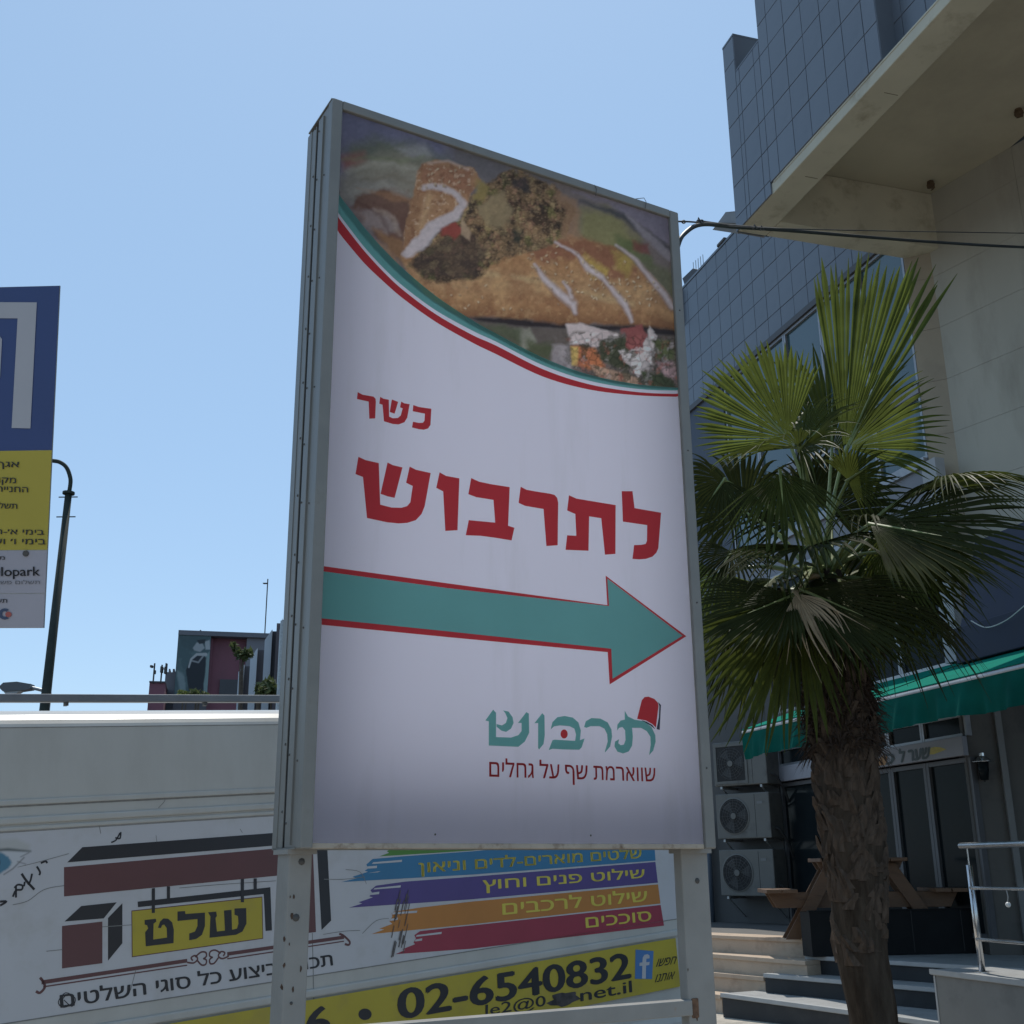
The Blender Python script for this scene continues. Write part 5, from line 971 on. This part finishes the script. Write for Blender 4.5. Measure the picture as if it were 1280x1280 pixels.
# ------------------------------------------------------------------ terrace and steps
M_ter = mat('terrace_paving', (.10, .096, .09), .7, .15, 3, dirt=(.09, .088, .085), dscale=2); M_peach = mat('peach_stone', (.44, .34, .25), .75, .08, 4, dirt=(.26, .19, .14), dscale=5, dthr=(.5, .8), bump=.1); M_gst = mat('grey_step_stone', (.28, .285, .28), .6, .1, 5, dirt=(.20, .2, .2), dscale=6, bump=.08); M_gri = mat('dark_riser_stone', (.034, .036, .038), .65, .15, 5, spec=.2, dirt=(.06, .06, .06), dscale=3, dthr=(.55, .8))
M_nos = mat('light_nosing', (.33, .34, .34), .55, .08, 8)
def P2(px, py, z): return pz(px, py, z)[:2]
def step(root, A_, B_, z, back, zb, mt, mr, nm='step', nose=None, th=.03, over=.02):
    A_ = np.array(A_); B_ = np.array(B_); d = (B_-A_)/np.linalg.norm(B_-A_); n_ = np.array([-d[1], d[0]]); Rl = root.matrix_world.inverted()
    def quad(a0, a1, z0, z1): return [tuple(Rl @ Vector((*p, z0))) for p in a0], [tuple(Rl @ Vector((*p, z1))) for p in a1]
    f = [A_-n_*over, B_-n_*over, B_+n_*back, A_+n_*back]; b, t = quad(f, f, z-th, z); s = MB().hexa(b, t).part(nm, mt, root, bevel=.004)
    g_ = [A_, B_, B_+n_*back, A_+n_*back]; b, t = quad(g_, g_, zb, z-th-.001); MB().hexa(b, t).part('riser', mr, root)
    if nose:
        h = [A_-n_*(over+.002), B_-n_*(over+.002), B_+n_*.045, A_+n_*.045]; b, t = quad(h, h, z-th+.006, z+.003); MB().hexa(b, t).part('nosing', nose, root)
stp = thing('peach_steps', Fr((*P2(888, 1264, .24), .24), 150), 'flight of peach stone steps at the left of the terrace, partly sunlit', 'steps')
r_ = .17
step(stp, P2(860, 1167, FL), P2(1011, 1174, FL), FL, .35, .1, M_peach, M_peach, th=.035)
for i, ((x0, y0), (x1, y1)) in enumerate((((860, 1189.8), (1008, 1201)), ((860, 1212.5), (956, 1221)), ((860, 1238.5), (902, 1243.5)))):
    z = FL-r_*(i+1); step(stp, P2(x0, y0, z), P2(x1, y1, z), z, .36, .0, M_peach, M_peach, th=.04)
stg = thing('grey_steps', Fr((*P2(1000, 1275, .24), .24), 150), 'wide grey stone steps with pale nosings passing behind the palm trunk', 'steps')
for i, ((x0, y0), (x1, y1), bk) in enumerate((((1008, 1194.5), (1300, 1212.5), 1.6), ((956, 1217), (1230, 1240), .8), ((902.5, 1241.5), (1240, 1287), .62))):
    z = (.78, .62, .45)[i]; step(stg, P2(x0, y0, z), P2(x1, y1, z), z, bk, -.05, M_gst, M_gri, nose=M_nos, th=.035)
ter = thing('raised_terrace', Fr((*P2(1000, 1174, FL), FL), 150), 'dark paved terrace floor in front of the shop windows', 'terrace')
TA = np.array(P2(700, 1160, FL)); a0, a1 = np.array(P2(1011, 1174, FL)), np.array(P2(860, 1167, FL)); dL = (a1-a0)/np.linalg.norm(a1-a0); nL = np.array([dL[1], -dL[0]])
corners = [np.array(P2(1046, 1169.5, FL)), a0-dL*.0+nL*.0, a1+dL*3+nL*.34, a1+dL*3+nL*9, a0-dL*8+nL*9, np.array(P2(1420, 1168, FL))]
Rl = ter.matrix_world.inverted(); b = MB(); lo = [tuple(Rl @ Vector((*p, -.2))) for p in corners]; hi = [tuple(Rl @ Vector((*p, FL-.004))) for p in corners]; b.v = lo+hi; n = 6
b.f = [tuple(range(6))[::-1], tuple(range(6, 12))]+[(i, (i+1) % n, n+(i+1) % n, n+i) for i in range(n)]
bm = bmesh.new(); me_ = b.mesh('floor_slab', M_ter); bm.from_mesh(me_); bmesh.ops.recalc_face_normals(bm, faces=bm.faces); bm.to_mesh(me_); bm.free(); o = bpy.data.objects.new('floor_slab', me_); C.objects.link(o); o.parent = ter
# planter box
pA, pB = np.array(P2(1016, 1196, .785)), np.array(P2(1268, 1190, .785)); azp = math.degrees(math.atan2((pB-pA)[0], (pB-pA)[1])); PF = Fr((*pA, .782), azp)
pl = thing('black_planter', PF, 'long black box planter standing on the top grey step', 'planter'); Lp = float(np.linalg.norm(pB-pA)); M_blkp = mat('black_planter', (.012, .013, .014), .6, .2, 5, spec=.12)
b = MB(); b.box(0, Lp, 0, .02, 0, .40); b.box(0, Lp, .20, .22, 0, .40); b.box(0, .02, .02, .20, 0, .40); b.box(Lp-.02, Lp, .02, .20, 0, .40); b.box(.02, Lp-.02, .02, .20, 0, .05); b.part('box', M_blkp, pl)
for k_ in range(1, 4): MB().box(Lp*k_/4-.004, Lp*k_/4+.004, -.004, 0, .02, .4).part('panel_joint', M_gap, pl)
MB().box(-.012, Lp+.012, -.012, .03, .402, .415).part('rim', M_blkp, pl); MB().box(.02, Lp-.02, .02, .20, .3, .34).part('soil', mat('soil', (.05, .035, .025), .95, .3, 30), pl)
# picnic tables
M_wood = mat('oiled_wood', (.12, .062, .03), .6, .2, 3, bump=.2, bscale=40, stretch=(1, 1, 6), dirt=(.055, .028, .014), dscale=3)
def picnic(P, az, label):
    F_ = Fr(P, az); t = thing('picnic_table', F_, label, 'picnic table', 'wooden picnic tables on the terrace'); Ln = .72
    for k_ in range(5): MB().box(-.42+k_*.17, -.42+k_*.17+.16, 0, Ln, .72, .755).part('table_plank', M_wood, t, bevel=.004)
    for s in (-1, 1):
        for k_ in range(2): x = s*(.66+k_*.155); MB().box(min(x, x+s*.145), max(x, x+s*.145), 0, Ln, .43, .465).part('bench_plank', M_wood, t, bevel=.004)
    for y in (.22, Ln-.27):
        MB().prism([(-.92, .429), (-.84, .29), (.84, .29), (.92, .429)], y, y+.045).part('crossbeam', M_wood, t, bevel=.003)
        MB().prism([(-.42, .719), (-.36, .61), (.36, .61), (.42, .719)], y, y+.045).part('top_batten', M_wood, t, bevel=.003)
        for s in (-1, 1): MB().prism([(s*.78, 0), (s*.64, 0), (s*.20, .70), (s*.34, .70)] if s > 0 else [(-.34, .70), (-.20, .70), (-.64, 0), (-.78, 0)][::1], y-.047, y-.002).part('leg', M_wood, t, bevel=.003)
    return t
c_ = (np.array(pz(1003, 1172, FL))+np.array(pz(1180, 1160, FL)))/2; 
rA = ray(1088, 1150); az_ = math.degrees(math.atan2(rA[0], rA[1]))
Pc = at(1088, 1160, 12.2); picnic((Pc[0], Pc[1], FL), az_+90-12, 'brown wooden picnic table seen end-on behind the palm trunk')
Pc = at(1306, 1160, 13.1); picnic((Pc[0], Pc[1], FL), az_+90+6, 'second wooden picnic table at the right behind the steel railing')
# railing and its stone block
pB_ = at(1228, 1216, 9.0); RF = Fr(pB_, 163)
blk = thing('stone_block', RF, 'grey stone-clad cheek wall with a pale top slab at the lower right', 'wall')
e0 = RF.px(1190, 1222, -.15); M_blkst = mat('grey_cladding', (.17, .17, .16), .65, .1, 4, dirt=(.12, .12, .115), dscale=3)
MB().box(-.36, 3.2, -.13, .35, -1.0, -.036).part('cladding', M_blkst, blk); MB().box(-.375, 3.2, -.15, .37, -.035, 0).part('top_slab', M_gst, blk, bevel=.004)
MB().box(-.377, 3.2, -.153, -.12, -.03, .003).part('edge_strip', M_nos, blk)
MB().box(-.363, -.345, -.134, -.131, -.98, -.04).part('corner_strip', M_nos, blk)
rail = thing('steel_railing', RF, 'polished steel handrail with horizontal bars on the stone block', 'railing'); M_ss = mat('polished_steel', (.55, .55, .55), .22, .05, 10, metal=.95)
zz = [RF.px(1228, y)[1] for y in (1056.5, 1110, 1174)]
for xk in (0, 1.3, 2.6):
    MB().tube([(xk, 0, 0), (xk, 0, zz[0]-.13)], .022, 14).part('post', M_ss, rail, smooth=True); MB().tube([(xk, 0, zz[0]-.13), (xk, 0, zz[0]-.02)], .006, 8).part('support_pin', M_ss, rail); MB().tube([(xk, 0, 0), (xk, 0, .008)], .045, 16).part('base_plate', M_ss, rail)
MB().tube([(-.07, 0, zz[0]), (3.1, 0, zz[0])], .022, 14).part('handrail', M_ss, rail, smooth=True)
for z in zz[1:]: MB().tube([(.03, -.035, z), (3.1, -.035, z)], .012, 10).part('bar', M_ss, rail, smooth=True)
bell = thing('white_bulb', RF.sub(.20, .12, RF.px(1236, 1131)[1]), 'small white ball hanging on a thin cord by the railing post', 'ornament'); MB().tube([(0, 0, .11), (.01, 0, .05), (.0, 0, .02)], .004, 6).part('cord', M_galv, bell)
b = MB(); b.tube([(0, 0, .018*math.cos(a)) for a in np.linspace(0, math.pi, 9)], [max(.001, .018*math.sin(a)) for a in np.linspace(0, math.pi, 9)], 12); b.part('ball', mat('white_ball', (.7, .7, .68), .4, .03), bell, smooth=True)
# ------------------------------------------------------------------ cables
cb = thing('overhead_cable', W0.__class__(S.w(1.24, .1, ZT-.06), W0.x, W0.y), 'thick black cable tied to the sign corner and running right to the building', 'cable'); o0 = S.w(1.24, .1, ZT-.06)
def cpts(L_):
    x, y, D = L_[-1]; q = F2.px(x, y, -.02); return [tuple(at(x, y, D)-o0) for x, y, D in L_[:-1]]+[tuple(F2.w(q[0], -.02, q[1])-o0)] if x > 1350 else [tuple(at(x, y, D)-o0) for x, y, D in L_]
D0 = float(np.hypot(*S.w(1.234, .1, 0)[:2]))
main = [(873, 278, D0+.2), (900, 281.5, D0+.9), (922, 283.8, D0+1.4), (985, 288, D0+2.2), (1081, 296, D0+3.2), (1167, 302.5, D0+4), (1280, 309, D0+4.8), (1400, 312, 9)]
MB().tube(smooth_curve(cpts(main), 4), .0105, 8).part('cable_strand', mat('cable_black', (.012, .015, .015), .5, .1), cb, smooth=True)
thin = [(847, 276.8, D0), (873, 278, D0+.2), (935, 284.5, D0+1.5), (1100, 288.5, D0+3.3), (1280, 291.5, D0+4.8), (1400, 293, D0+5.6)]
MB().tube(smooth_curve(cpts(thin), 4), .0035, 6).part('support_wire', mat('cable_black', 0), cb)
loop = [(847, 309, D0), (851, 298, D0+.01), (858, 290, D0+.05), (868, 283, D0+.12), (880, 280.5, D0+.3), (896, 281, D0+.8)]
MB().tube(smooth_curve(cpts(loop), 5), .0085, 8).part('drop_loop', mat('cable_black', 0), cb, smooth=True)
def ring(c, r, t_): return MB().tube([(c[0]+r*math.cos(a), c[1], c[2]+r*math.sin(a)) for a in np.linspace(0, 2*math.pi, 17)], t_, 6, cap=False)
for (x, y, D, r) in ((854.5, 277.3, D0+.03, .006), (877, 277, D0+.25, .0075)): ring(at(x, y, D)-o0, r, .0025).part('wire_ring', M_bolt, cb)
for (x, y, D) in ((873.5, 277.5, D0+.2), (943.5, 284.5, D0+1.6), (952, 286, D0+1.75)):
    p_ = at(x, y, D)-o0; MB().tube([(p_[0]-.008, p_[1], p_[2]-.01), (p_[0], p_[1], p_[2]+.018), (p_[0]+.012, p_[1], p_[2]-.006)], .004, 6).part('cable_tie', M_bolt, cb)
# ================================================================== the palm
pb = at(1093, 1280, 8.0); PB = Fr((pb[0], pb[1], gz(pb[0], pb[1])+.05), 90); PFm = W0.__class__(PB.o, W0.x, W0.y)
palm = thing('fan_palm', PFm, 'stout fan palm with shaggy trunk and spreading pleated fronds in front of the terrace', 'palm tree')
po = PFm.o
M_trunk = mat('palm_trunk_bark', (.07, .052, .038), .95, .25, 6, bump=.9, bscale=26, spec=.08, stretch=(3, 3, .6), dirt=(.04, .028, .02), dscale=5, dthr=(.45, .65))
M_boot = mat('palm_leaf_base', (.095, .068, .05), .85, .3, 10, bump=.5, bscale=40, spec=.08, stretch=(3, 3, .8), dirt=(.04, .028, .02), dscale=7)
M_fib = mat('palm_fibre', (.05, .030, .02), .95, .4, 20); 
M_fr = [mat('frond_green', (.062, .076, .016), .5, .3, 5, trans=.42, spec=.15), mat('frond_deep_green', (.032, .038, .011), .55, .3, 5, trans=.3, spec=.1), mat('frond_bright_green', (.10, .125, .026), .5, .3, 5, trans=.62, spec=.3)]
M_dry = mat('frond_dry', (.42, .31, .19), .7, .2, 8, trans=.3); M_pet = mat('petiole', (.16, .19, .06), .45, .2, 6)
cen = [(1098, 1330, .19), (1093, 1280, .172), (1077, 1190, .192), (1072, 1120, .205), (1067, 1060, .232), (1060, 1000, .228), (1055, 950, .228), (1050, 890, .225), (1043, 830, .20), (1036, 770, .17), (1031, 715, .13)]
cpt = [Vector(at(x, y, 8.0)-po) for x, y, r in cen]; crd = [r*.84 for _, _, r in cen]
cpt = [Vector((cpt[1].x+.02, cpt[1].y, -.1))]+cpt[1:]; crd[0] = .22
ctr = [Vector(p) for p in smooth_curve([tuple(p) for p in cpt], 8)]; rad = np.interp(np.linspace(0, len(crd)-1, len(ctr)), range(len(crd)), crd)
tb = MB(); SG = 40; rs = np.random.default_rng(2)
for i, c in enumerate(ctr):
    for j in range(SG):
        a = 2*math.pi*j/SG; nz_ = float(fbm(np.array([j*1.7+100.]), np.array([c.z*40+50.]), 6, 3)[0])-.5; r = rad[i]*(1+.10*nz_+.02*math.sin(a*11+c.z*3)); tb.v.append((c.x+r*math.cos(a), c.y+r*math.sin(a), c.z))
for i in range(len(ctr)-1):
    for j in range(SG): tb.f.append((i*SG+j, i*SG+(j+1) % SG, (i+1)*SG+(j+1) % SG, (i+1)*SG+j))
tb.part('trunk', M_trunk, palm, smooth=True)
def trunk_at(z):
    zs = [c.z for c in ctr]; k = np.clip(np.searchsorted(zs, z), 1, len(ctr)-1); t = (z-zs[k-1])/(zs[k]-zs[k-1]+1e-9); return ctr[k-1].lerp(ctr[k], float(np.clip(t, 0, 1))), float(np.interp(z, zs, rad))
# criss-cross leaf bases
zlo, zhi = float(at(1068, 1195, 8)[2]-po[2]), float(at(1040, 800, 8)[2]-po[2]); K_ = 0
r_ = random.Random(11)
z = zlo; row = 0
while z < zhi:
    nb = 14; f = (z-zlo)/(zhi-zlo)
    for k_ in range(nb):
        if f < .22 and r_.random() > .25+f*3.4: continue
        a = 2*math.pi*(k_+.5*(row % 2))/nb+r_.uniform(-.08, .08); c, r0 = trunk_at(z); out = Vector((math.cos(a), math.sin(a), 0)); tn = Vector((-math.sin(a), math.cos(a), 0)); up = Vector((0, 0, 1))
        L_ = r_.uniform(.09, .19)*(.75+.5*f); lean = .012+.09*f*r_.random()**2; wb = r_.uniform(.045, .085); sk = r_.uniform(-.09, .09)
        base = c+out*(r0-.018)+up*r_.uniform(-.05, .05); b = MB()
        P_ = [base-tn*wb, base+out*.03, base+tn*wb, base+up*L_*.55-tn*(wb*.55)+out*lean*.5+tn*sk*.5, base+up*L_*.55+out*(lean*.5+.035)+tn*sk*.5, base+up*L_*.55+tn*(wb*.55)+out*lean*.5+tn*sk*.5, base+up*L_-tn*.02+out*lean+tn*sk, base+up*L_*1.02+out*(lean+.012)+tn*sk, base+up*L_+tn*.02+out*lean+tn*sk]
        b.add([tuple(p) for p in P_], [(0, 1, 4, 3), (1, 2, 5, 4), (3, 4, 7, 6), (4, 5, 8, 7)]); b.part('leaf_base', M_boot, palm)
    z += .06+.03*f; row += 1
# shaggy fibre skirt near the top
b = MB(); r_ = random.Random(4)
for k_ in range(2600):
    z = zhi-.75+1.05*r_.random(); c, r0 = trunk_at(z); a = r_.random()*6.283; out = Vector((math.cos(a), math.sin(a), 0)); L_ = r_.uniform(.06, .2); p0 = c+out*(r0-.01+.04*r_.random()); d = (out*r_.uniform(.1, .8)+Vector((0, 0, r_.uniform(-1, .35)))+Vector((-math.sin(a), math.cos(a), 0))*r_.uniform(-.6, .6)).normalized(); s = Vector((r_.uniform(-1, 1), r_.uniform(-1, 1), r_.uniform(-1, 1))).normalized()*.006
    p1 = p0+d*L_*.5; p2 = p0+d*L_+Vector((0, 0, -.3*L_)); b.add([tuple(p0-s), tuple(p0+s), tuple(p1+s*.9), tuple(p1-s*.9), tuple(p2)], [(0, 1, 2, 3), (3, 2, 4)])
b.part('fibre_skirt', M_fib, palm, stuff=True)
apex = Vector(at(1032, 715, 8.0)-po)
def frond(hub, axis, R, nrm, spread=115, n=34, droop=.25, fold=.35, m_=0, seed=0, dry=False, pet=True, split=.5, label=None, tipcurl=.3, rng=None):
    hub = Vector(hub); A_ = Vector(axis).normalized(); N_ = Vector(nrm); N_ = (N_-N_.dot(A_)*A_).normalized(); B_ = N_.cross(A_); rr = random.Random(seed); mb = MB(); up = Vector((0, 0, 1))
    lo_, hi_ = (math.radians(rng[0]), math.radians(rng[1])) if rng else (-math.radians(spread), math.radians(spread)); da = (hi_-lo_)/n
    for i in range(n):
        th = lo_+da*(i+.5); u = th/math.radians(spread); brk = rr.random() < .06; Ls = R*(1-.30*abs(u)**1.5)*rr.uniform(.93, 1.04); tw = rr.uniform(-.05, .05); sp = split*rr.uniform(.9, 1.1); dr = droop*rr.uniform(.7, 1.35)
        d = A_*math.cos(th+tw*.3)+B_*math.sin(th+tw*.3)+N_*(fold*abs(math.sin(th))*.6); d.normalize(); s_ = (d.cross(N_)).normalized(); nn = s_.cross(d)
        rows = []; T = [.04, .25, sp, sp+(1-sp)*.3, sp+(1-sp)*.58, sp+(1-sp)*.82, 1.0]; hw0 = math.tan(da/2)*.985
        sgn = rr.choice((-1, 1)); curl = rr.uniform(-1, 1)*tipcurl
        for t in T:
            r = Ls*t; wd = r*hw0 if t <= sp else Ls*sp*hw0*max(.04, (1-(t-sp)/(1-sp)))**.8; e = max(0, t-.35)
            p = hub+d*r-up*(dr*R*e*e*1.6)+s_*(curl*Ls*max(0, t-sp)**2)-up*((.5 if brk else .08)*Ls*max(0, t-sp)**1.5)
            pl = .16*wd*(1 if t > .1 else 0)*2.2
            rows.append((p-s_*wd+nn*pl, p-nn*pl, p+s_*wd+nn*pl))
        k = len(mb.v)
        for a, b_, c in rows: mb.v += [tuple(a), tuple(b_), tuple(c)]
        for j in range(len(T)-1):
            q = k+3*j; mb.f += [(q, q+1, q+4, q+3), (q+1, q+2, q+5, q+4)]
    f = mb.part('dry_frond' if dry else 'frond', M_dry if dry else M_fr[m_], palm, label)
    # hastula / costa
    MB().tube([hub-A_*.02, hub+A_*R*.2, hub+A_*R*.45-up*droop*R*.01], [.012, .008, .002], 6).part('midrib', M_pet if not dry else M_dry, f)
    if pet:
        s0 = apex+Vector((rr.uniform(-.05, .05), rr.uniform(-.05, .05), rr.uniform(-.12, .05))); midp = (s0+hub)/2+up*(.10*(hub-s0).length); MB().tube(smooth_curve([tuple(s0), tuple(midp), tuple(hub)], 5), [.017]*6+[.012]*5, 6).part('petiole', M_pet if not dry else M_dry, f)
    return f
def F2p(hx, hy, hD, tx, ty, tD, nrm='cam', **k):
    h = at(hx, hy, hD)-po; t = at(tx, ty, tD)-po; v = Vector(EYE-(h+po)).normalized(); n_ = {'cam': v, 'up': Vector((0, 0, 1)), 'camup': (v+Vector((0, 0, 1))).normalized(), 'camdn': (v*.8-Vector((0, 0, .6))).normalized(), 'r': (v+Vector((.9, 0, .2))).normalized(), 'l': (v+Vector((-.9, 0, .2))).normalized()}[nrm]
    ax = Vector(t-h); return frond(h, ax, ax.length, n_, **k)
S_ = 100
F2p(985, 548, 7.9, 893, 447, 7.8, 'cam', spread=66, n=38, droop=.03, fold=.12, m_=2, seed=1, split=.78, tipcurl=.05)
F2p(1056, 565, 8.0, 1162, 330, 8.0, 'cam', spread=88, rng=(-7, 34), n=22, droop=.02, fold=.1, m_=2, seed=2, split=.82, tipcurl=.05)
F2p(1060, 560, 8.0, 1128, 420, 7.9, 'r', spread=80, rng=(-80, 5), n=20, droop=.12, fold=.8, m_=2, seed=32, split=.62, tipcurl=.2, pet=False)
F2p(1040, 565, 8.3, 1040, 420, 8.6, 'cam', spread=60, n=34, droop=.03, fold=.15, m_=0, seed=3, split=.6)
F2p(1000, 562, 7.3, 1078, 478, 6.95, 'camup', spread=85, n=30, droop=.35, fold=.3, m_=0, seed=4, split=.5)
F2p(1000, 560, 7.4, 905, 552, 6.9, 'up', spread=60, n=26, droop=.25, fold=.35, m_=0, seed=5)
F2p(975, 590, 7.4, 985, 700, 7.0, 'cam', spread=50, n=26, droop=.25, fold=.3, m_=0, seed=6)
F2p(1060, 600, 7.7, 1120, 560, 7.5, 'cam', spread=100, n=32, droop=.3, fold=.2, m_=0, seed=7)
F2p(905, 600, 7.6, 862, 660, 7.4, 'cam', spread=100, n=32, droop=.35, fold=.3, m_=1, seed=8)
F2p(930, 640, 8.3, 860, 560, 8.5, 'cam', spread=110, n=32, droop=.3, fold=.3, m_=1, seed=9)
F2p(990, 745, 7.3, 862, 795, 6.9, 'camup', spread=58, n=34, droop=.10, fold=.3, m_=1, seed=10, split=.7)
F2p(996, 752, 7.4, 902, 925, 7.2, 'cam', spread=52, n=30, droop=.05, fold=.25, m_=0, seed=11, split=.68)
F2p(1003, 738, 7.3, 1180, 812, 7.1, 'camup', spread=46, n=34, droop=.08, fold=.3, m_=1, seed=12, split=.7)
F2p(1030, 730, 7.6, 1115, 850, 7.4, 'cam', spread=50, n=30, droop=.1, fold=.3, m_=1, seed=13)
F2p(1088, 655, 7.1, 1300, 690, 6.7, 'camup', spread=50, n=36, droop=.10, fold=.3, m_=1, seed=14, split=.72)
F2p(1180, 598, 7.3, 1320, 578, 7.0, 'up', spread=75, n=34, droop=.3, fold=-.3, m_=0, seed=15)
F2p(1188, 600, 7.4, 1110, 625, 7.6, 'up', spread=80, n=26, droop=.45, fold=-.2, m_=1, seed=16)
F2p(1120, 650, 8.0, 1190, 775, 8.0, 'cam', spread=80, n=34, droop=.2, fold=.3, m_=0, seed=17)
F2p(1105, 690, 7.9, 1165, 800, 7.8, 'r', spread=70, n=30, droop=.2, fold=.3, m_=2, seed=18)
F2p(900, 715, 8.2, 868, 800, 8.1, 'cam', spread=90, n=28, droop=.2, fold=.3, m_=2, seed=19)
F2p(915, 690, 7.9, 880, 740, 7.7, 'camup', spread=100, n=30, droop=.3, fold=.3, m_=1, seed=20)
F2p(995, 742, 7.25, 1045, 812, 6.95, 'camup', spread=42, n=16, droop=.3, fold=.3, seed=21, dry=True, split=.45, tipcurl=.8, label='dry tan frond with curled strips')
F2p(1010, 640, 8.6, 960, 560, 8.9, 'cam', spread=110, n=32, droop=.2, m_=1, seed=22); F2p(1040, 640, 8.8, 1110, 560, 9.1, 'cam', spread=110, n=32, droop=.2, m_=1, seed=23)
rr = random.Random(77)
for k_ in range(16):
    a = 2*math.pi*k_/16+rr.uniform(-.2, .2); el = rr.choice((-.55, -.3, -.05, .25)); L_ = rr.uniform(.42, .62); hub = apex+Vector((math.cos(a)*math.cos(el), math.sin(a)*math.cos(el), math.sin(el)+.1))*L_; ax = (hub-apex)+Vector((0, 0, -.25))
    frond(hub, ax, rr.uniform(.62, .85), Vector((0, 0, 1))+Vector((math.cos(a), math.sin(a), 0))*.3, spread=rr.uniform(75, 110), n=30, droop=rr.uniform(.25, .5), fold=.3, m_=1 if k_ % 3 else 0, seed=100+k_)
for k_ in range(7):    # hanging dead fronds under the crown
    a = 2*math.pi*k_/7+.3; hub = apex+Vector((math.cos(a)*.2, math.sin(a)*.2, -.22)); frond(hub, (math.cos(a)*.45, math.sin(a)*.45, -1), .48, (math.cos(a), math.sin(a), .3), spread=40, n=14, droop=.1, fold=.2, seed=200+k_, dry=True, pet=False).data.materials[0] = M_fib
